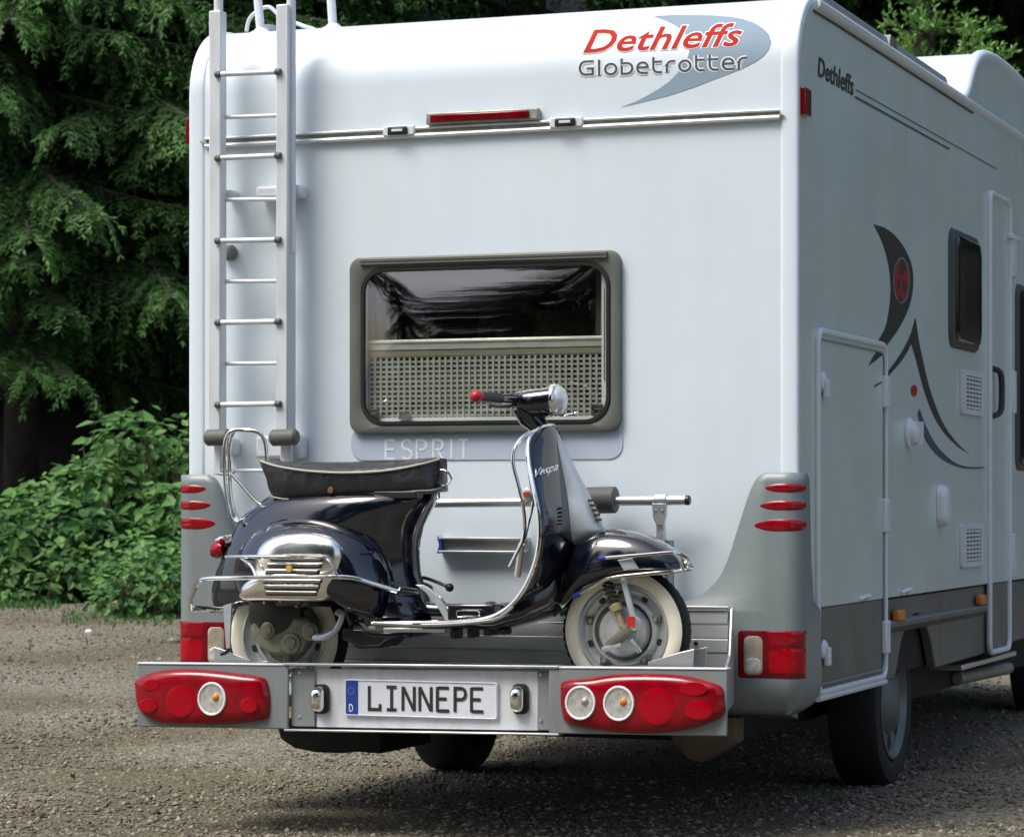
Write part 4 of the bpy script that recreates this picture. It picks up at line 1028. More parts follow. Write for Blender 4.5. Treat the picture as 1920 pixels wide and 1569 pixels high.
p = PX(1763, 948, XW); m_ = MB(); m_.inflate([(XW, y, z) for y, z in rounded(p.y - .07, p.z - .088, p.y + .07, p.z + .088, .05)], .04, 5, 6, .5, dirv=(1, 0, 0)); obj('water_inlet', m_, 'white_trim', mh)
for px, py in ((1683, 1153), (1837, 1124)):
    p = PX(px, py, XW); m_ = MB(); m_.box((XW - .01, p.y - .06, p.z - .022), (XW + .022, p.y + .05, p.z + .022)); obj('side_reflector', m_, 'amber', mh, bevel=.009, seg=3)
for px, py in ((1616, 1122), (1694, 1110)):
    p = PX(px, py, XW); m_ = MB(); m_.tube([(XW, p.y - .05, p.z), (XW + .03, p.y, p.z + .012), (XW, p.y + .06, p.z)], .008, 6); obj('awning_clip', m_, 'white_trim', mh)
# entrance door
da, db = PX(1851, 0).y, PX(1888, 0).y; dz1 = PX(1851, 360).z; dz0 = .46
m_ = MB(); m_.prism([(XW, y, z) for y, z in rounded(da, .772, db, dz1, .04)], (.004, 0, 0)); dr = obj('entrance_door', m_, 'silver_paint', mh)
m_ = MB(); m_.prism([(W - .01, y, z) for y, z in rounded(da, dz0, db, .768, .05)], (.016, 0, 0)); obj('door_lower_panel', m_, 'skirt_paint', dr)
frame_tube(rounded(da, dz0, db, dz1, .05, 6), .013, 'white_trim', 'door_frame', dr)
for py0, py1 in ((440, 520), (695, 775), (1000, 1082)):
    p = PX(1893, py0, XW); q = PX(1893, py1, XW); m_ = MB(); m_.box((XW, p.y - .03, q.z), (XW + .025, p.y + .05, p.z)); obj('hinge', m_, 'white_trim', dr, bevel=.006)
p = PX(1896, 447, XW); m_ = MB(); m_.box((XW, p.y - .12, p.z - .012), (XW + .03, p.y + .1, p.z + .012)); obj('door_catch', m_, 'white_trim', dr, bevel=.005)
p = PX(1857, 690, XW); q = PX(1857, 780, XW); m_ = MB()
m_.tube(catmull([(XW, p.y + .02, p.z), (XW + .035, p.y + .05, p.z - .02), (XW + .04, p.y + .06, (p.z+q.z)/2), (XW + .035, p.y + .05, q.z + .02), (XW, p.y + .02, q.z)], 4), .014, 8); obj('door_handle', m_, 'black_plastic', dr)

# ------------------------------------------------------------------ scooter carrier
YC = -.62
carr = empty('scooter_carrier', (1.15, -.4, .38), 'grey and aluminium scooter carrier with number plate and red lamp clusters, bolted behind the motorhome', 'carrier')
def cz(x, top): return (.578 if top else .362) + (x - .107) * (.0105 if top else .0125)
def cpan(x0, x1, y0, y1, nm, mt, par, zt=0, zb=0, bev=.004):
    m_ = MB(); m_.add([(x0,y0,cz(x0,0)+zb),(x1,y0,cz(x1,0)+zb),(x1,y1,cz(x1,0)+zb),(x0,y1,cz(x0,0)+zb),(x0,y0,cz(x0,1)-zt),(x1,y0,cz(x1,1)-zt),(x1,y1,cz(x1,1)-zt),(x0,y1,cz(x0,1)-zt)],
                      [(0,3,2,1),(4,5,6,7),(0,1,5,4),(1,2,6,5),(2,3,7,6),(3,0,4,7)]); return obj(nm, m_, mt, par, bevel=bev)
X = lambda px: PY(px, 1300, YC).x
xL0, xL1, xM0, xM1, xR0, xR1 = X(257), X(540), X(586), X(1004), X(1029), X(1363)
cpan(xL0, xL1, YC, YC + .012, 'lamp_board', 'carrier_grey', carr); cpan(xR0, xR1, YC, YC + .012, 'lamp_board', 'carrier_grey', carr)
cpan(xL1 + .002, xM0, YC + .02, YC + .03, 'joint_plate', 'carrier_grey', carr, .012, .008); cpan(xM1, xR0 - .002, YC + .022, YC + .032, 'joint_plate', 'carrier_grey', carr, .012, .008)
cpan(xM0, xM1, YC + .028, YC + .04, 'plate_beam', 'white_alu', carr, .010, .006)
def lip(x0, x1, top, nm, mt, y0=YC - .003, y1=YC + .05, h=.008, par=None):
    m_ = MB(); z0, z1 = cz(x0, top), cz(x1, top); s = 1 if top else -1
    m_.add([(x0,y0,z0),(x1,y0,z1),(x1,y1,z1),(x0,y1,z0),(x0,y0,z0+h*s),(x1,y0,z1+h*s),(x1,y1,z1+h*s),(x0,y1,z0+h*s)],
           [(0,3,2,1),(4,5,6,7),(0,1,5,4),(1,2,6,5),(2,3,7,6),(3,0,4,7)]); obj(nm, m_, mt, carr, bevel=.002)
lip(xL0, X(532), 1, 'top_edge', 'white_trim', h=.006); lip(X(532) + .001, X(1048), 1, 'top_edge', 'aluminium', y0=YC - .006, h=.009); lip(X(1048) + .001, xR1, 1, 'top_edge', 'white_trim', h=.006)
lip(X(532) + .001, X(1048), 0, 'bottom_edge', 'aluminium', h=.007)
for xx in (xL1 + .035, xM1 + .012):
    for zz in (.04, .19):
        z = cz(xx, 0) + zz; m_ = MB(); m_.lathe([(.006, 0), (.005, .003), (.001, .004)], (xx, YC + .021, z), (0, -1, 0), 8); obj('bolt', m_, 'aluminium', carr)
# lamp clusters
def cluster(pts, discs, label):
    P = [PY(a, b, YC - .002) for a, b in pts]; P = catmull(P, 3, True)
    m_ = MB(); m_.inflate(P, .034, 8, 6, .5); L = obj('lamp_cluster', m_, 'red_lens', carr, smooth=50, label=label)
    for cx, cy, rx, ry, mt, dpt in discs:
        clear = mt in ('clear_lens', 'warm_lens')
        q = [PY(cx + rx*math.cos(2*math.pi*k/28), cy + ry*math.sin(2*math.pi*k/28), YC - (.037 if clear else .0365)) for k in range(28)]
        m_ = MB()
        if clear:                                              # a bowl-shaped reflector with a bulb under a clear cover
            m_.inflate(q, -.022, 8, 2.2, .5, back=False); obj('reflector_bowl', m_, 'reflector', L)
            m_ = MB(); m_.tube([v + Vector((0, -.002, 0)) for v in q], .0042, 6, True); obj('lens_ring', m_, 'print_white', L)
            b = PY(cx + rx*.35, cy - ry*.1, YC - .030); m_ = MB(); m_.sphere(b, .016, 6); obj('bulb', m_, 'amber' if mt == 'warm_lens' else 'dull_steel', L)
            b = PY(cx - rx*.3, cy + ry*.45, YC - .026); m_ = MB(); m_.sphere(b, .018, 6, 1, .5, .6); obj('bulb_shield', m_, 'reflector', L)
        else:
            m_.inflate(q, dpt, 4, 2.6, .5); obj('round_lens', m_, mt, L)

left = zpx([(85,470),(200,420),(350,404),(520,408),(700,428),(850,452),(885,490),(900,580),(895,680),(860,710),(700,735),(450,745),(250,735),(140,690),(90,620),(80,540)], 230, 1130, 3.254)
right = zpx([(855,455),(1000,437),(1150,415),(1350,410),(1550,420),(1700,455),(1778,490),(1790,560),(1782,655),(1600,730),(1400,755),(1250,755),(1050,735),(880,698),(845,620),(840,520)], 780, 1130, 3.097)
zz_ = lambda x, y, r, s, ox: (ox + x/s, 1130 + y/s, r/s)
def dsc(L, s, ox): return [(ox + x/s, 1130 + y/s, rx/s, ry/s, mt, d) for x, y, rx, ry, mt, d in L]
cluster(left, dsc([(355, 600, 92, 98, 'bright_red_lens', .002), (545, 585, 80, 96, 'warm_lens', .012), (155, 625, 58, 45, 'bright_red_lens', .0015), (770, 625, 52, 48, 'bright_red_lens', .0015), (175, 500, 50, 34, 'bright_red_lens', .001)], 3.254, 230), 'red lamp cluster with one round clear lens')
cluster(right, dsc([(955, 580, 82, 93, 'clear_lens', .012), (1178, 583, 84, 96, 'warm_lens', .012), (1400, 600, 105, 108, 'bright_red_lens', .002), (1640, 625, 82, 55, 'bright_red_lens', .0015), (1610, 500, 80, 40, 'bright_red_lens', .001)], 3.097, 780), 'red lamp cluster with two round clear lenses')
# number plate
yp = YC + .018
A = PY(646, 1341, yp); B = PY(933, 1279, yp)
m_ = MB(); m_.prism([(a, yp, b) for a, b in rounded(A.x, A.z, B.x, B.z, .008, 4)], (0, .008, 0)); npl = obj('number_plate', m_, 'plate_white', carr)
m_ = MB(); 
hgt = B.z - A.z; Lp = B.x - A.x
rp = rounded(A.x + .004, A.z + .003, B.x - .004, B.z - .003, .007, 4)
m_.tube([(a, yp - .001, b) for a, b in rp], .002, 6, True); obj('plate_border', m_, 'plate_white', npl)
m_ = MB(); m_.prism([(a, yp - .0015, b) for a, b in rounded(A.x + .003, A.z + .003, A.x + Lp*.09, B.z - .003, .005, 4)], (0, .001, 0)); obj('blue_band', m_, 'plate_blue', npl)
m_ = MB(); cxs, czs = A.x + Lp*.045, A.z + hgt*.68
for k in range(12):
    a_ = 2*math.pi*k/12; sx_, sz_ = cxs + .011*math.cos(a_), czs + .011*math.sin(a_)
    m_.add([(sx_ + .0016*math.cos(q*math.pi/2), yp - .0022, sz_ + .0016*math.sin(q*math.pi/2)) for q in range(4)], [(0,1,2,3)])
obj('star_ring', m_, 'yellow_paint', npl, smooth=0)
tD = strokes_mb([([(0,0),(0,1),(.35,1)] + arc(.35,.5,.35,.5,90,-90,6) + [(0,0)], 0)], .16, lambda u, v, l=0: Vector((cxs - .006 + u*.017, yp - .0022 - l, A.z + .016 + v*.022))); obj('country_letter', tD, 'print_white', npl, fixn=False, smooth=0)
FL = [([(0,1),(0,.035),(.5,.035),(.5,.26)], 0)]
FI = [([(.25,0),(.25,1)], 0), ([(.02,.965),(.48,.965)], 0), ([(.02,.035),(.48,.035)], 0)]
FN = [([(0,0),(0,1)], 0), ([(.52,0),(.52,1)], 0), ([(.02,.97),(.50,.03)], 0)]
FE = [([(0,0),(0,1)], 0), ([(0,.965),(.52,.965)], 0), ([(0,.52),(.42,.52)], 0), ([(0,.035),(.54,.035)], 0)]
FP = [([(0.06,0),(.06,.965),(.34,.965)] + arc(.34,.74,.20,.225,90,-90,8)[1:] + [(.1,.515)], 0)]
wd = word([FL, FI, FN, FN, FE, FP, FE], [0, .78, 1.55, 2.32, 3.12, 3.86, 4.66])
k2 = Lp * .745 / 5.2
obj('plate_lettering', strokes_mb(wd, .135, lambda u, v, l=0: Vector((A.x + Lp*.165 + u*k2, yp - .0015 - l, A.z + hgt*.17 + v*hgt*.66 + u*.0004))), 'print_dark', npl, fixn=False, smooth=0)
for px in (599, 972):
    p = PY(px, 1310, yp); m_ = MB(); m_.inflate([(a, YC + .026, b) for a, b in rounded(p.x - .024, p.z - .045, p.x + .024, p.z + .045, .02, 6)], .05, 7, 4, .5); pl = obj('plate_lamp', m_, 'chrome', carr)
    m_ = MB(); m_.prism([(a, YC + .027, b) for a, b in rounded(p.x - .022, p.z - .050, p.x + .034, p.z + .050, .02, 6)], (0, -.012, 0)); obj('lamp_base', m_, 'black_plastic', pl)
# platform, inner wall of aluminium planks, end plates
zin = PY(1300, 1143, -.14).z; x0, x1 = .42, PY(1366, 1143, -.14).x
m_ = MB(); m_.add([(xL0+.06,YC+.03,.475),(xR1-.02,YC+.03,.497),(x1-.002,-.15,.497),(xL0+.06,-.15,.475),(xL0+.06,YC+.03,.44),(xR1-.02,YC+.03,.46),(x1-.002,-.15,.46),(xL0+.06,-.15,.44)], [(0,1,2,3),(7,6,5,4),(0,4,5,1),(1,5,6,2),(2,6,7,3),(3,7,4,0)]); obj('channel_floor', m_, 'brushed_alu', carr)
zz0 = .485; nst = 6; hst = (zin - zz0) / nst
for k in range(nst):
    m_ = MB(); m_.box((x0, -.150 + (.0 if k % 2 else .004), zz0 + k*hst + .0015), (x1, -.125, zz0 + (k+1)*hst - .0015)); obj('plank', m_, 'brushed_alu', carr, bevel=.003)
m_ = MB(); m_.box((x0, -.158, zin + .001), (x1 + .005, -.12, zin + .014)); obj('wall_cap', m_, 'aluminium', carr, bevel=.003)
xe = x1 + .004
ex = lambda y: xe + (xR1 - .012 - xe) * (-.12 - y) / (-.12 - YC)
m_ = MB(); m_.prism([(ex(y), y, z) for y, z in ((-.12, zin + .01), (-.20, zin + .01), (-.34, .63), (YC + .02, .60), (YC + .02, .46), (-.12, .46))], (.010, 0, 0)); obj('end_plate', m_, 'aluminium', carr, bevel=.003)
m_ = MB(); m_.box((.5, -.2, .44), (.62, .3, .5)); m_.box((1.68, -.2, .44), (1.8, .3, .5)); obj('frame_arm', m_, 'dull_steel', carr)
for px, py in ((1303, 1206),):
    p = PY(px, py, -.16); m_ = MB(); m_.lathe([(.008, 0), (.006, .006), (.001, .007)], (p.x, -.15, p.z), (0, -1, 0), 8); obj('bolt', m_, 'black_plastic', carr)
# upper hold bar, sleeve, post, clamp, wall profile
YP = -.10
m_ = MB(); m_.cyl(PY(800, 943.5, YP), PY(1290, 937.5, YP), .0165, 20, .1); hb = obj('hold_bar', m_, 'aluminium', carr)
m_ = MB(); m_.cyl(PY(1284, 937.7, YP), PY(1294, 937.6, YP), .0172, 20, .2); obj('end_cap', m_, 'black_plastic', hb)
m_ = MB(); m_.cyl(PY(1100, 938, YP), PY(1155, 937, YP), .046, 24, .08); obj('padded_sleeve', m_, 'grey_rubber', hb)
m_ = MB(); p = PY(1239, 938, YP); m_.cyl((p.x - .022, YP, p.z), (p.x + .024, YP, p.z), .0225, 16, .1); m_.prism([(p.x - .026, YP - .02, p.z - .01), (p.x + .026, YP - .02, p.z - .01), (p.x + .022, YP - .02, p.z - .06), (p.x + .010, YP - .02, p.z - .085), (p.x - .010, YP - .02, p.z - .085), (p.x - .022, YP - .02, p.z - .06)], (0, .02, 0)); cl = obj('bar_clamp', m_, 'aluminium', carr, bevel=.004)
for dx in (-.012, .012):
    m_ = MB(); m_.lathe([(.005, 0), (.004, .004), (.001, .005)], (p.x + dx, YP - .02, p.z - .035), (0, -1, 0), 8); obj('bolt', m_, 'dull_steel', cl)
m_ = MB(); m_.box((p.x - .015, YP - .01, .76), (p.x + .015, YP + .015, p.z - .05)); obj('clamp_post', m_, 'aluminium', carr, bevel=.004)
m_ = MB(); q = PY(1260, 1012, -.08); m_.box((q.x - .035, -.09, .76), (q.x + .004, -.064, q.z)); obj('support_post', m_, 'shell_grey', carr, bevel=.004)
a = PY(822, 1007, -.05); b = PY(985, 1037, -.05)
m_ = MB(); m_.box((a.x, -.052, b.z), (b.x, -.02, b.z + .008)); m_.box((a.x, -.052, a.z - .008), (b.x, -.02, a.z)); m_.box((a.x, -.026, b.z), (b.x, -.001, a.z)); cp = obj('wall_profile', m_, 'aluminium', carr, bevel=.002)
m_ = MB(); m_.prism([(a.x - .006, -.05, a.z + .003), (a.x + .010, -.05, a.z - .004), (a.x + .012, -.05, (a.z+b.z)/2), (a.x + .010, -.05, b.z + .004), (a.x - .006, -.05, b.z - .003), (a.x + .002, -.05, (a.z+b.z)/2)], (0, .05, 0)); obj('profile_end', m_, 'plate_blue', cp)
# wheel chocks
def chock(px0, px1, py, y):
    p = PY(px0, 1250, y); q = PY(px1, py, y); s = 1 if q.x > p.x else -1
    m_ = MB(); m_.prism([(p.x, y, .50), (q.x, y, .50), (q.x + .012*s, y, q.z), (q.x - .03*s, y, q.z - .01), (p.x, y, q.z - .045)], (0, .004, 0)); m_.prism([(p.x, y+.15, .50), (q.x, y+.15, .50), (q.x + .012*s, y+.15, q.z), (q.x - .03*s, y+.15, q.z - .01), (p.x, y+.15, q.z - .045)], (0, .004, 0))
    m_.box((min(p.x, q.x), y + .004, .50), (max(p.x, q.x), y + .15, .506)); obj('wheel_chock', m_, 'aluminium', carr, bevel=.002)
chock(1215, 1295, 1216, -.52); chock(470, 405, 1212, -.52)

# ------------------------------------------------------------------ scooter
SY = -.42
def V(px, py, dy=0): return PY(px, py, SY + dy)
sc = empty('motor_scooter', (1.2, SY, .50), 'dark navy classic scooter with white wall tyres and chrome guards, standing on the carrier', 'scooter')
def sobj(nm, mb, mt, par=None, **k): return obj(nm, mb, mt, par or sc, **k)
# wheels
def scooter_wheel(px, py, nm):
    c = V(px, py); t = MB(); Rr, h = .2175, .046
    t.lathe([(.150, -h+.012), (.165, -h+.002), (.185, -h), (.205, -h+.008), (.214, -h+.022), (Rr, 0), (.214, h-.022), (.205, h-.008), (.185, h), (.165, h-.002), (.150, h-.012), (.145, 0), (.150, -h+.012)], c, (0, -1, 0), 56, caps=False)
    ty = sobj('wheel', t, 'rubber')
    for k in range(60):
        pass
    w_ = MB(); w_.lathe([(.152, h-.004), (.160, h+.0015), (.180, h+.004), (.196, h+.001), (.203, h-.004)], c, (0, -1, 0), 56)
    o = len(w_.f); w_.f = [f for f in w_.f if len(f) == 4]; sobj('whitewall', w_, 'whitewall', ty, smooth=60)
    r = MB(); r.lathe([(.154, h-.008), (.156, h+.004), (.150, h+.006), (.144, h-.002), (.138, h-.014), (.120, h-.022), (.112, h-.008), (.106, h-.004), (.100, h-.004), (.098, h-.024), (.092, h-.030)], c, (0, -1, 0), 48)
    r.f = [f for f in r.f if len(f) == 4]; sobj('rim', r, 'rim_silver', ty)
    m_ = MB(); m_.lathe([(.146, -.02), (.142, h-.036), (.060, h-.034), (.001, h-.034)], c, (0, -1, 0), 32); sobj('hub_disc', m_, 'cast_alloy', ty)
    for k in range(5):
        a = R(72*k + 56); p = c + Vector((.127*math.cos(a), -h+.017, .127*math.sin(a))); m_ = MB(); m_.lathe([(.012, -.01), (.012, .001), (.001, .002)], p, (0, -1, 0), 12); sobj('vent_hole', m_, 'print_dark', ty)
    return c, ty, h
cF, wF, hh = scooter_wheel(1176, 1182, 'front'); cR, wR, _ = scooter_wheel(542, 1192, 'rear')
# tread blocks on the visible shoulder
for c, w_ in ((cF, wF), (cR, wR)):
    m_ = MB()
    for k in range(48):
        a = 2*math.pi*k/48; u = Vector((math.cos(a), 0, math.sin(a))); v = Vector((-math.sin(a), 0, math.cos(a)))
        for yy in (-.028, -.008, .012):
            p = c + u * (.2155 - abs(yy)*.12) + Vector((0, yy, 0)); q = [p + v*.009*s + Vector((0, .012*t_, 0)) for s, t_ in ((-1,-.6),(1,-.6),(1,.9),(-1,.9))]
            m_.prism(q, u * .0012)
    sobj('tread', m_, 'rubber', w_, kind='stuff')
# front hub, link, damper, spring
m_ = MB(); m_.lathe([(.088, 0), (.088, .02), (.080, .034), (.060, .038), (.055, .046), (.030, .05), (.026, .064), (.001, .066)], cF + Vector((0, -hh+.028, 0)), (0, -1, 0), 36); hub = sobj('front_hub', m_, 'rim_silver')
for k in range(5):
    a = R(72*k + 20); p = cF + Vector((.118*math.cos(a), -hh+.018, .118*math.sin(a))); m_ = MB(); m_.box((p.x-.018, p.y-.012, p.z-.014), (p.x+.018, p.y, p.z+.014)); sobj('rim_lug', m_, 'cast_alloy', wF, bevel=.005)
    m_ = MB(); m_.lathe([(.009, 0), (.008, .008), (.001, .009)], (p.x, p.y - .012, p.z), (0, -1, 0), 6); sobj('wheel_nut', m_, 'dull_steel', wF)
    p = cR + Vector((.118*math.cos(a), -hh+.018, .118*math.sin(a))); m_ = MB(); m_.box((p.x-.018, p.y-.012, p.z-.014), (p.x+.018, p.y, p.z+.014)); sobj('rim_lug', m_, 'rim_silver', wR, bevel=.005)
m_ = MB(); m_.tube([V(1188, 1172, -.10), V(1160, 1196, -.10), V(1140, 1212, -.09)], [.022, .018, .015], 10); sobj('fork_link', m_, 'cast_alloy')
m_ = MB(); m_.cyl(V(1168, 1085, -.11), V(1190, 1166, -.115), .0105, 12); dm = sobj('damper', m_, 'cast_silver')
m_ = MB(); m_.lathe([(.022, 0), (.024, .008), (.018, .016), (.001, .018)], V(1191, 1168, -.115), (0, -1, 0), 16); sobj('pivot_nut', m_, 'aluminium', dm)
m_ = MB(); m_.box(V(1180, 1168, -.135) + Vector((-.009, 0, -.012)), V(1186, 1162, -.125) + Vector((.009, .004, .012))); sobj('reflector', m_, 'print_red', dm)
m_ = MB(); hel = []
a0 = V(1136, 1085, -.08); a1 = V(1156, 1142, -.09)
for k in range(73):
    t = k/72; p = a0.lerp(a1, t); a = t * 2*math.pi*7; hel.append(p + Vector((.017*math.cos(a), .017*math.sin(a), 0)))
m_.tube(hel, .0042, 6); sobj('fork_spring', m_, 'rubber')
m_ = MB(); m_.cyl(a0, V(1162, 1150, -.09), .009, 10); m_.cyl(V(1152, 1132, -.09), V(1158, 1146, -.09), .022, 14); m_.cyl(V(1158, 1146, -.09), V(1168, 1176, -.095), .011, 12); sobj('shock_rod', m_, 'spring_brass')
m_ = MB(); m_.cyl(V(1165, 1205, -.10), V(1130, 1218, -.10), .010, 10); m_.cyl(V(1200, 1222, -.06), V(1182, 1196, -.09), .008, 8); sobj('brake_arm', m_, 'aluminium')
# fender
def fender():
    st = [(1046,1138,1156,.03),(1054,1090,1150,.055),(1066,1050,1143,.08),(1085,1020,1124,.098),(1108,1003,1104,.108),(1140,994,1092,.113),(1180,996,1080,.113),(1220,1007,1076,.108),(1256,1026,1074,.095),(1280,1043,1073,.07),(1293,1056,1071,.035),(1297,1062,1069,.012)]
    rings = []; n = 20
    for px, t, b, hw in st:
        T = V(px, t); B = V(px, b); H = T.z - B.z
        rings.append([(T.x, SY + hw*math.copysign(abs(math.cos(a))**.75, math.cos(a)), B.z + H*abs(math.sin(a))**.75) for a in [math.pi*k/(n-1) for k in range(n)]])
    rr_ = []
    for j in range(n):
        rr_.append(catmull([r[j] for r in rings], 3))
    rings = [[rr_[j][i] for j in range(n)] for i in range(len(rr_[0]))]
    m_ = MB(); m_.loft(rings, caps=False, closed=False)
    o = sobj('front_fender', m_, 'scooter_paint', smooth=70); s = o.modifiers.new('t', 'SOLIDIFY'); s.thickness = .006; s.offset = 0; return o
fen = fender()
def chr_tube(pts, r, nm='chrome_guard', par=None, mt='chrome', n=5): 
    m_ = MB(); m_.tube(catmull([V(*p) for p in pts], n), r, 10); return sobj(nm, m_, mt, par)
def tip(px, py, dy, px2, py2, dy2, par): m_ = MB(); m_.cyl(V(px, py, dy), V(px2, py2, dy2), .0085, 10); sobj('tube_cap', m_, 'blue_tip', par)
g1 = chr_tube([(1136, 1046, -.125), (1200, 1041, -.130), (1262, 1036, -.118), (1282, 1041, -.07), (1293, 1050, 0), (1296, 1050, .06)], .0065); tip(1136, 1046, -.125, 1124, 1047, -.12, g1)
g2 = chr_tube([(1088, 1112, -.125), (1118, 1094, -.130), (1150, 1083, -.132), (1210, 1076, -.130), (1270, 1070, -.10), (1292, 1068, -.04), (1300, 1066, .04)], .0068); tip(1088, 1112, -.125, 1074, 1119, -.12, g2)
chr_tube([(1262, 1036, -.118), (1275, 1050, -.11), (1280, 1070, -.09)], .006, par=g1)
m_ = MB(); m_.inflate([V(a, b, -.118) for a, b in ((1158,1050),(1186,1046),(1198,1066),(1170,1070))], .006, 3, 8); sobj('guard_bracket', m_, 'cast_silver', g2)
m_ = MB(); m_.sphere(V(1289, 1058, -.02), .02, 8, .7, 1, 1); sobj('fender_tip', m_, 'chrome')
# legshield and floor: one bent sheet
rowsS = [(1037,799,.012,1033,797),(1040,804,.075,1013,801),(1045,818,.125,998,812),(1050,840,.165,990,832),(1057,870,.20,991,866),(1068,915,.230,1001,918),(1078,960,.248,1010,965),(1082,1000,.255,1011,1010),(1076,1045,.258,1003,1055),(1052,1092,.252,985,1098),(1012,1128,.245,962,1130),(965,1150,.240,932,1152),(920,1158,.238,900,1161),(860,1160,.235,840,1166),(800,1160,.225,760,1167),(740,1160,.21,698,1168)]
def shield():
    ns = 21; cols = []
    rows = []
    for pxc, pyc, hw, pxe, pye in rowsS:
        c = V(pxc, pyc); e = V(pxe, pye, -hw); r = []
        for i in range(ns):
            u = -1 + 2*i/(ns-1); a = abs(u)**2.0
            r.append(Vector((c.x + (e.x-c.x)*a, SY + u*hw, c.z + (e.z-c.z)*a)))
        rows.append(r)
    cc = [catmull([r[i] for r in rows], 4) for i in range(ns)]
    rings = [[cc[i][j] for i in range(ns)] for j in range(len(cc[0]))]
    m_ = MB(); m_.loft(rings, caps=False, closed=False); o = sobj('leg_shield', m_, 'scooter_paint', smooth=80)
    s = o.modifiers.new('t', 'SOLIDIFY'); s.thickness = .007; s.offset = 0
    edge = [rings[j][0] for j in range(len(rings))]; far = [rings[j][-1] for j in range(len(rings))]
    m_ = MB(); m_.tube(far[::-1] + edge[1:], .0075, 8); sobj('shield_trim', m_, 'chrome', o)
    return o, rings
lsh, LR = shield()
# underside fairing between shield bottom and fender, centre tunnel and floor frame
m_ = MB()
def vsec(px, t, b, hw, n=14): 
    T = V(px, t); B = V(px, b); c = (T+B)/2; H = (T.z-B.z)/2
    return [(T.x, SY + hw*math.copysign(abs(math.cos(a))**.6, math.cos(a)), c.z + H*math.copysign(abs(math.sin(a))**.6, math.sin(a))) for a in [2*math.pi*k/n for k in range(n)]]
m_.loft([vsec(1075, 1040, 1130, .06), vsec(1050, 1085, 1150, .12), vsec(1010, 1120, 1163, .17), vsec(960, 1140, 1178, .18), vsec(930, 1152, 1180, .17), vsec(880, 1158, 1176, .15), vsec(760, 1160, 1180, .14), vsec(690, 1155, 1190, .13)]); sobj('under_frame', m_, 'scooter_paint', smooth=60)
m_ = MB(); m_.loft([vsec(1060, 1085, 1140, .04), vsec(1000, 1130, 1160, .05), vsec(930, 1133, 1164, .052), vsec(850, 1131, 1164, .055), vsec(790, 1125, 1164, .06)]); sobj('centre_tunnel', m_, 'scooter_paint', smooth=60)
m_ = MB(); a = V(856, 1144, -.19); b = V(899, 1157, -.19)
m_.tube([(p[0], SY - .19, p[1]) for p in rounded(a.x, b.z, b.x, a.z, .01, 4)], .003, 6, True); sobj('floor_badge', m_, 'chrome')
m_ = MB(); a = V(838, 1131, -.17); b = V(925, 1164, -.17); m_.box((a.x, SY - .17, b.z), (b.x, SY + .1, a.z)); sobj('floor_step', m_, 'scooter_paint', bevel=.008)
chr_tube([(700, 1168, -.235), (800, 1172, -.24), (900, 1166, -.245), (935, 1158, -.25), (962, 1135, -.253)], .006, 'floor_trim')
m_ = MB(); m_.cyl(V(715, 1180, -.22), V(835, 1181, -.22), .0085, 12); fr_ = sobj('floor_rail', m_, 'aluminium'); m_ = MB(); m_.cyl(V(692, 1179, -.22), V(720, 1180, -.22), .0115, 12); sobj('rail_cap', m_, 'grey_rubber', fr_)
for px, w_, h in ((848, 10, 18), (880, 9, 16), (912, 12, 12), (938, 14, 10), (760, 12, 14)):
    a = V(px - w_/2, 1178, -.12); b = V(px + w_/2, 1180 + h, -.12); m_ = MB(); m_.box((a.x, SY - .12, b.z), (b.x, SY - .04, a.z)); sobj('stand_lug', m_, 'black_plastic', bevel=.005)
# silver side strips from body to floor
m_ = MB(); L = [(778, 1096), (795, 1108), (818, 1135), (836, 1166)]; Lr = [(790, 1096), (812, 1110), (832, 1135), (848, 1166)]
P = [V(a, b, -.155) for a, b in L] + [V(a, b, -.155) for a, b in Lr[::-1]]
m_.prism(catmull(P[:4], 4) + catmull(P[4:], 4), (0, .02, 0)); sobj('step_trim', m_, 'cast_silver', bevel=.003)
# rear frame body, lofted by level
def level(py, b, f, hw, n=32, tp=.5):
    B = V(b, py); Fp = V(f, py); xc = (B.x+Fp.x)/2; a = (Fp.x-B.x)/2; r = []
    for k in range(n):
        t = 2*math.pi*k/n; cx = math.copysign(abs(math.cos(t))**.75, math.cos(t)); sy = math.copysign(abs(math.sin(t))**.8, math.sin(t))
        tap = tp + (1-tp) * min(1, max(0, (cx + 1) / 1.1)) ** .6
        tap *= 1 - .35 * max(0, cx - .3) ** 2
        r.append((xc + a*cx, SY + hw*sy*tap, B.z + 0 * cx))
    return r
lv = [(926,512,818,.12),(934,500,817,.145),(946,482,812,.155),(962,463,803,.16),(985,446,791,.16),(1010,432,784,.158),(1040,420,782,.155),(1070,408,785,.152),(1100,400,795,.152),(1122,398,806,.155),(1131,402,812,.156)]
m_ = MB(); m_.loft([level(*q) for q in lv[::-1]]); body = sobj('rear_body', m_, 'scooter_paint', smooth=50)
m_ = MB(); m_.loft([level(1190, 668, 800, .13), level(1180, 655, 815, .15), level(1150, 648, 822, .16), level(1125, 640, 812, .16)]); sobj('lower_body', m_, 'scooter_paint', smooth=50)
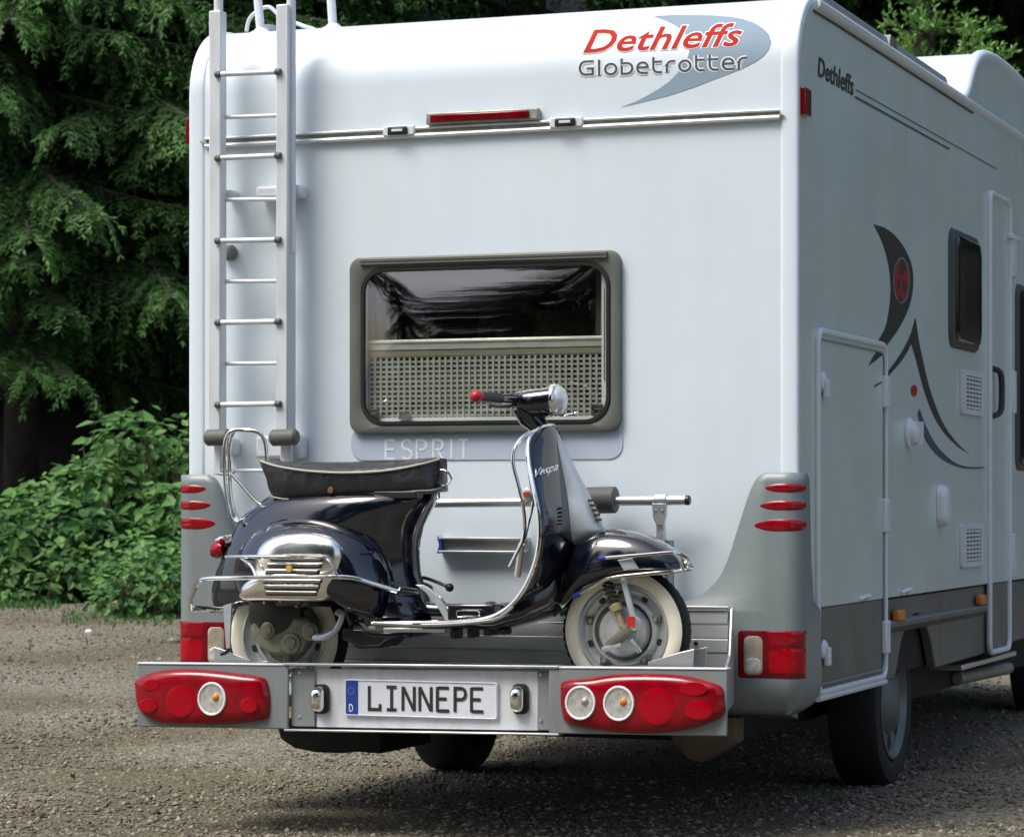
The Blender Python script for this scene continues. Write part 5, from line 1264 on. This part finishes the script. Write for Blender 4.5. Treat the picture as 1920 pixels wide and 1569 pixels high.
# engine cowl
co = catmull([V(a, b, -.12) for a, b in ((450,1040),(466,1013),(490,992),(530,977),(580,971),(640,980),(690,1003),(722,1040),(738,1085),(738,1125),(728,1158),(690,1160),(666,1140),(640,1128),(560,1126),(480,1126),(452,1112),(445,1075))], 3, True)
m_ = MB(); m_.inflate(co, .155, 12, 3.0, .55, c=V(600, 1060, -.12)); cowl = sobj('engine_cowl', m_, 'scooter_paint', smooth=60)
co2 = [Vector((v.x, 2*SY - v.y, v.z)) for v in co]; m_ = MB(); m_.inflate(co2, .155, 10, 3.0, .55, dirv=(0, 1, 0)); sobj('side_cowl', m_, 'scooter_paint', smooth=60)
m_ = MB(); m_.tube([v.lerp(V(600, 1060, -.12), .0) + Vector((0, -.012, 0)) for v in co], .006, 6, True); sobj('cowl_bead', m_, 'scooter_paint', cowl)
# chrome cover on the cowl
cc_ = catmull([V(a, b, -.245) for a, b in ((480,1042),(492,1020),(512,1007),(540,1000),(568,998),(600,1001),(628,1010),(642,1028),(643,1055),(638,1080),(626,1102),(610,1125),(560,1127),(500,1126),(455,1124),(450,1110),(458,1095),(475,1080))], 3, True)
m_ = MB(); m_.inflate(cc_, .042, 9, 4.2, .5, c=V(565, 1062, -.245)); cov = sobj('chrome_cover', m_, 'mirror_chrome', smooth=60)
for x0_, x1_, y_ in ((505,600,1049),(500,598,1061),(496,594,1073),(492,600,1091),(494,596,1102),(497,592,1113)):
    a = V(x0_, y_, -.306); b = V(x1_, y_ + 1, -.306); m_ = MB(); m_.cyl((a.x, SY - .297, a.z), (b.x, SY - .297, b.z), .0062, 8, .4); sobj('cooling_slot', m_, 'print_dark', cov)
    m_ = MB(); m_.cyl((a.x, SY - .299, a.z + .008), (b.x, SY - .299, b.z + .008), .003, 8, .4); sobj('slot_lip', m_, 'mirror_chrome', cov)
m_ = MB(); m_.lathe([(.009, 0), (.009, .004), (.001, .005)], V(566, 1011, -.272), (0, -1, .1), 12); sobj('cover_screw', m_, 'dull_steel', cov)
m_ = MB(); m_.lathe([(.012, 0), (.011, .008), (.001, .009)], V(543, 1066, -.315), (0, -1, 0), 10); sobj('shield_badge', m_, 'yellow_paint', cov); m_ = MB(); m_.box(V(536, 1070, -.322), V(542, 1060, -.316)); sobj('badge_field', m_, 'print_red', cov)
# seat
top = [(488, 862), (520, 864), (580, 866), (650, 866), (720, 864), (780, 861), (815, 858), (826, 864)]
pip = [(488, 864), (520, 874), (570, 882), (630, 886), (690, 885), (740, 880), (790, 870), (824, 861)]
bot_ = [(508, 931), (540, 936), (600, 934), (670, 929), (730, 924), (780, 921), (812, 919), (826, 914)]
m_ = MB(); rings = []
for i in range(8):
    t = V(*top[i]); p_ = V(*pip[i], -.12); b = V(*bot_[i], -.11); hw = (.085, .115, .125, .125, .12, .105, .075, .035)[i]
    xt, xp, xb_ = V(*top[i], 0).x, V(*pip[i], -hw).x, V(*bot_[i], -hw).x
    zt, zp, zb2 = t.z, V(*pip[i], -hw).z, V(*bot_[i], -hw).z
    zt = max(zt, zp + .004)
    r = []
    for s in (-1, 1):
        L = [(xb_, hw*.80, zb2 - .004), (xb_*.7 + xp*.3, hw*.97, zb2 + (zp-zb2)*.25), ((xb_+xp)/2, hw*.93, (zb2+zp)/2), (xp, hw, zp - .004), (xp, hw*.97, zp + .003), (xp*.5+xt*.5, hw*.62, zp*.15+zt*.85), (xt, hw*.2, zt)]
        L = [(a, SY + s*b_, c) for a, b_, c in L]; r += L if s < 0 else L[::-1]
    rings.append(r)
fine = [catmull([rg[j] for rg in rings], 4) for j in range(len(rings[0]))]
rings = [[fine[j][i] for j in range(len(fine))] for i in range(len(fine[0]))]
m_.loft(rings); seat = sobj('seat', m_, 'vinyl', smooth=60)
m_ = MB(); m_.tube(catmull([V(a, b, -h_ - .002) for (a, b), h_ in zip(pip, (.085, .115, .125, .125, .12, .105, .075, .035))], 5), .0038, 6); sobj('seat_piping', m_, 'piping', seat)
m_ = MB(); m_.tube(catmull([V(a, b, -h_*.86) for (a, b), h_ in zip(bot_, (.085, .115, .125, .125, .12, .105, .075, .035))], 5), .0035, 6); sobj('seat_hem', m_, 'dull_steel', seat)
m_ = MB(); m_.lathe([(.012, 0), (.010, .004), (.001, .005)], V(620, 919, -.126), (0, -1, 0), 12); sobj('seat_badge', m_, 'tan_badge', seat)
m_ = MB(); m_.tube(catmull([V(824, 880, -.03), V(838, 884, -.03), V(846, 896, -.03), V(840, 907, -.03), V(829, 910, -.03)], 5), .0035, 8); sobj('seat_ring', m_, 'chrome', seat)
m_ = MB(); m_.box(V(700, 935, -.12), V(826, 921, .1)); sobj('seat_base', m_, 'black_plastic', bevel=.004)
# horn cover
m_ = MB(); rings = []
for py, b_, n_, hw in ((806,1036,1044,.014),(830,1042,1056,.024),(860,1050,1070,.030),(890,1058,1086,.036),(920,1066,1101,.044),(945,1073,1113,.055),(965,1078,1122,.064),(985,1080,1130,.068),(998,1080,1133,.064),(1012,1078,1112,.05),(1024,1074,1092,.03)):
    B = V(b_, py); N_2 = V(n_, py); r = []
    for k in range(17):
        a = math.pi * k / 16 - math.pi/2
        r.append((B.x - .02 + (N_2.x - B.x + .02) * abs(math.cos(a))**.8, SY + hw*math.sin(a), B.z))
    rings.append(r)
fine = [catmull([rg[j] for rg in rings], 3) for j in range(17)]
m_.loft([[fine[j][i] for j in range(17)] for i in range(len(fine[0]))], caps=False, closed=False); hc = sobj('horn_cover', m_, 'cast_silver', smooth=70)
for k in range(5):
    a = V(1108 + k*3.4, 938 + k*9, -.045); m_ = MB(); m_.box((a.x - .012, a.y + .002, a.z - .004), (a.x + .004, a.y + .03, a.z + .004)); sobj('horn_slot', m_, 'print_dark', hc, bevel=.001)
# script on the shield
def on_shield(px, py):
    # nearest point along the view ray on the shield sheet: use depth interpolated between the sheet's near half columns
    best = None; d = ray(px, py).normalized()
    for r in LR[:60]:
        for q in r[:11]:
            w_ = q - CAM; t = w_.dot(d); e = (w_ - d*t).length
            if best is None or e < best[0]: best = (e, t)
    return best[1]
dep = on_shield(1025, 885)
def shield_srf(px, py):
    d = ray(px, py).normalized(); t0 = on_shield(px, py); return CAM + d * (min(t0, dep + .02) - .02)
tV, _ = text_mb('Vespa', (1003, 894), (1047, 880), 15, shield_srf, shear=.4, offset=.012)
sobj('shield_lettering', tV, 'letter_white', lsh, fixn=False, smooth=0)
# steering column, headset, headlight, bars
m_ = MB(); m_.tube([V(1035, 830), V(1012, 800), V(995, 785), V(990, 765)], [.026, .032, .040, .055], 20); sobj('steering_column', m_, 'scooter_paint', smooth=60)
m_ = MB(); rings = []
for px, t, b, hw in ((956,744,754,.02),(962,737,760,.045),(978,732,772,.060),(1000,728,784,.066),(1022,726,784,.066),(1038,724,780,.060)):
    T = V(px, t); B = V(px, b); c = (T+B)/2; H = (T.z-B.z)/2
    rings.append([(T.x + 0, SY + hw*math.copysign(abs(math.cos(a))**.85, math.cos(a)), c.z + H*math.copysign(abs(math.sin(a))**.8, math.sin(a))) for a in [2*math.pi*k/24 for k in range(24)]])
m_.loft(rings); hs_ = sobj('headset', m_, 'scooter_paint', smooth=60)
ax = Vector((1, -.12, 0)).normalized(); c0 = V(1038, 750)
m_ = MB(); m_.lathe([(.052, -.006), (.055, 0), (.056, .012), (.053, .020), (.048, .022)], c0, ax, 32); hl = sobj('headlight', m_, 'chrome', smooth=50)
m_ = MB(); m_.lathe([(.049, .018), (.046, .028), (.036, .038), (.020, .044), (.001, .046)], c0, ax, 32); sobj('headlight_lens', m_, 'clear_lens', hl)
m_ = MB(); m_.lathe([(.01, 0), (.009, .006), (.001, .008)], V(972, 748, -.06), (0, -1, 0), 12); sobj('headset_badge', m_, 'chrome', hs_)
m_ = MB(); m_.tube([V(975, 748, -.05), V(955, 748, -.14), V(935, 748, -.20)], [.016, .015, .015], 14); sobj('handlebar', m_, 'scooter_paint')
m_ = MB(); m_.tube([V(1000, 748, .05), V(1010, 748, .2), V(1005, 748, .32)], [.016, .015, .016], 12); sobj('handlebar', m_, 'black_plastic')
m_ = MB(); m_.cyl(V(938, 747, -.19), V(900, 744, -.31), .0175, 16); gp = sobj('grip', m_, 'black_plastic')
m_ = MB(); q = V(893, 743, -.335); m_.sphere(q, .021, 10, 1, 1.1, .95); m_.cyl(V(902, 744, -.305), V(893, 743, -.33), .017, 14); sobj('grip_end', m_, 'red_grip', gp)
m_ = MB(); m_.tube(catmull([V(968, 758, -.08), V(952, 762, -.16), V(930, 762, -.26), V(920, 760, -.30)], 5), .005, 8); sobj('brake_lever', m_, 'black_plastic')
m_ = MB(); m_.tube(catmull([V(1022, 778, .0), V(1045, 777, -.03), V(1062, 778, -.06), V(1080, 776, -.08)], 5), [.006]*15 + [.008], 8); m_.sphere(V(1080, 776, -.08), .009, 6); sobj('horn_bar', m_, 'chrome')
# chrome bar behind the shield
chr_tube([(1005, 806, -.10), (985, 815, -.16), (966, 838, -.20), (962, 868, -.21), (972, 910, -.21), (980, 945, -.21), (984, 985, -.20), (980, 1012, -.20), (968, 1038, -.20), (956, 1062, -.20)], .0062, 'shield_bar')
chr_tube([(992, 838, -.15), (987, 850, -.15), (992, 890, -.16), (999, 940, -.17), (990, 985, -.17), (984, 1010, -.17)], .0045, 'shield_bar')
m_ = MB(); m_.inflate([V(a, b, -.215) for a, b in ((978,918),(990,912),(1000,922),(997,940),(986,945),(978,934))], .008, 4); sb_ = sobj('bar_badge', m_, 'cast_silver'); m_ = MB(); m_.box(V(981, 930, -.23), V(993, 922, -.224)); sobj('badge_field', m_, 'print_red', sb_)
m_ = MB(); m_.tube([V(978, 1020, -.12), V(970, 1080, -.10)], .012, 8); sobj('glove_tray', m_, 'piping')
# foot brake, kickstart, gear levers
m_ = MB(); m_.tube(catmull([V(940, 1160, -.10), V(930, 1140, -.11), V(920, 1132, -.12)], 4), .006, 8); m_.sphere(V(920, 1133, -.12), .018, 8, 1.2, 1.4, .6); sobj('brake_pedal', m_, 'black_plastic')
m_ = MB(); m_.tube(catmull([V(785, 1082, .06), V(800, 1084, .06), V(822, 1092, .05), V(842, 1101, .04)], 4), .006, 8); m_.sphere(V(843, 1101, .04), .015, 8); sobj('lever', m_, 'black_plastic')
chr_tube([(780, 1090, .03), (805, 1098, .03), (822, 1116, .02), (840, 1133, .02)], .0055, 'prop_rod')
m_ = MB(); m_.tube(catmull([V(590, 1194, -.14), V(610, 1193, -.16), V(628, 1183, -.17), V(638, 1165, -.17), V(642, 1150, -.17), V(636, 1146, -.19), V(632, 1152, -.20)], 4), [.013]*8 + [.010]*17, 10); sobj('kick_starter', m_, 'cast_silver')
# engine lump in the rear wheel
m_ = MB(); m_.prism([V(a, b, -.06) for a, b in ((486,1165),(500,1156),(545,1150),(590,1156),(608,1170),(606,1190),(590,1204),(585,1218),(560,1226),(525,1226),(505,1214),(486,1196))], (0, -.07, 0)); eng = sobj('engine', m_, 'cast_alloy', bevel=.016, seg=3)
for a, b, r, h in ((505, 1180, .030, .03), (585, 1183, .034, .035), (548, 1205, .038, .028)):
    m_ = MB(); m_.lathe([(r, 0), (r*.9, h*.5), (r*.6, h*.62), (r*.55, h*.8), (.001, h*.85)], V(a, b, -.125), (0, -1, 0), 18); sobj('engine_cover', m_, 'cast_alloy', eng)
for k in range(0):
    m_ = MB(); q = V(500 + k*14, 1168, -.13); m_.box((q.x - .003, SY - .142, q.z - .05), (q.x + .003, SY - .128, q.z + .02)); sobj('engine_rib', m_, 'cast_alloy', eng)
m_ = MB(); m_.lathe([(.10, 0), (.098, .03), (.07, .045), (.001, .048)], cR + Vector((.0, -.09, .09)), (0, -1, 0), 24); sobj('fan_housing', m_, 'black_plastic', eng)
for dx, dz in ((-.03, .12), (.03, .125), (.09, .11)):
    m_ = MB(); m_.lathe([(.006, 0), (.005, .005), (.001, .006)], cR + Vector((dx, -.135, dz)), (0, -1, 0), 8); sobj('bolt', m_, 'aluminium', eng)
m_ = MB(); m_.cyl(V(540, 1225, -.09), V(540, 1244, -.09), .018, 10); sobj('drain_lug', m_, 'cast_alloy', eng)
a = V(650, 1180, -.08); b = V(765, 1208, -.08); m_ = MB(); m_.prism([V(x_, y_, -.12) for x_, y_ in ((640,1175),(770,1175),(762,1192),(728,1200),(712,1214),(668,1216),(655,1204),(640,1200))], (0, .16, 0)); sobj('exhaust_box', m_, 'black_plastic', bevel=.01)
# rear mudguard, tail light, plate holder
m_ = MB(); m_.prism([V(x_, y_, -.06) for x_, y_ in ((412,1062),(440,1040),(470,1060),(468,1130),(430,1142),(397,1136),(400,1098))], (0, .12, 0)); sobj('rear_mudflap', m_, 'black_plastic', bevel=.01)
m_ = MB(); m_.loft([vsec(402, 1020, 1044, .035), vsec(412, 1014, 1047, .042), vsec(424, 1016, 1040, .04)]); tl = sobj('tail_light', m_, 'red_lens', smooth=50)
m_ = MB(); m_.loft([vsec(410, 1010, 1016, .03), vsec(420, 1003, 1018, .035), vsec(445, 1000, 1024, .035), vsec(456, 1004, 1030, .03)]); sobj('light_housing', m_, 'chrome', tl)
m_ = MB(); m_.tube([V(418, 1011, -.035), V(412, 1018, -.04)], .01, 8); sobj('side_lens', m_, 'red_lens', tl)
chr_tube([(358, 1143, -.22), (357, 1128, -.24), (364, 1106, -.27), (374, 1089, -.30), (392, 1084, -.32), (440, 1083, -.335), (520, 1082, -.34), (610, 1081, -.34), (660, 1083, -.33), (700, 1094, -.30), (745, 1108, -.26)], .0072, 'rear_guard')
chr_tube([(424, 1044, -.22), (460, 1043, -.29), (530, 1043, -.325), (600, 1043, -.33), (612, 1047, -.33), (624, 1062, -.335), (632, 1079, -.338)], .0062, 'rear_guard')
chr_tube([(450, 1045, -.27), (470, 1060, -.30), (480, 1081, -.335)], .005, 'rear_guard')
chr_tube([(356, 1142, -.22), (375, 1141, -.18), (400, 1143, -.12), (430, 1143, -.08)], .011, 'guard_foot', mt='chrome')
m_ = MB(); m_.cyl(V(745, 1107, -.26), V(782, 1112, -.20), .016, 12); sobj('guard_mount', m_, 'scooter_paint')
m_ = MB(); m_.prism([V(418, 1135, -.12), V(434, 1130, -.12), V(430, 1215, -.12), V(424, 1215, -.12)], (0, .01, 0)); sobj('flap_edge', m_, 'cast_silver')
chr_tube([(432, 1214, -.10), (424, 1222, -.10), (414, 1226, -.10)], .006, 'stand_foot', mt='black_plastic')
# rear rack: tall twin hoop behind the seat with struts
for dy, dx in ((-.07, 0), (-.03, 9), (.10, 0)):
    chr_tube([(446+dx*.4, 980, dy), (434+dx*.4, 970, dy), (428+dx*.4, 945, dy), (422+dx*.6, 900, dy), (421+dx*.7, 850, dy), (424+dx, 822, dy), (434+dx, 808, dy), (455, 806, dy*.8), (480, 809, dy*.7), (494, 822, dy*.6), (499, 845, dy*.6), (500, 866, dy*.6)] if dx == 0 or dy > 0 else
             [(450, 978, dy), (437, 955, dy), (431, 905, dy), (430, 850, dy), (434, 820, dy), (441, 808, dy)], .0068, 'rear_rack')
chr_tube([(433, 888, -.05), (455, 912, -.05), (478, 938, -.05), (494, 948, -.05), (506, 944, -.05), (512, 936, -.05)], .0065, 'rack_strut')
chr_tube([(434, 972, -.05), (452, 976, -.05), (466, 966, -.04), (480, 950, -.04)], .006, 'rack_strut')
chr_tube([(410, 888, -.03), (428, 889, -.03), (440, 884, -.03)], .005, 'rack_strut', mt='dull_steel')
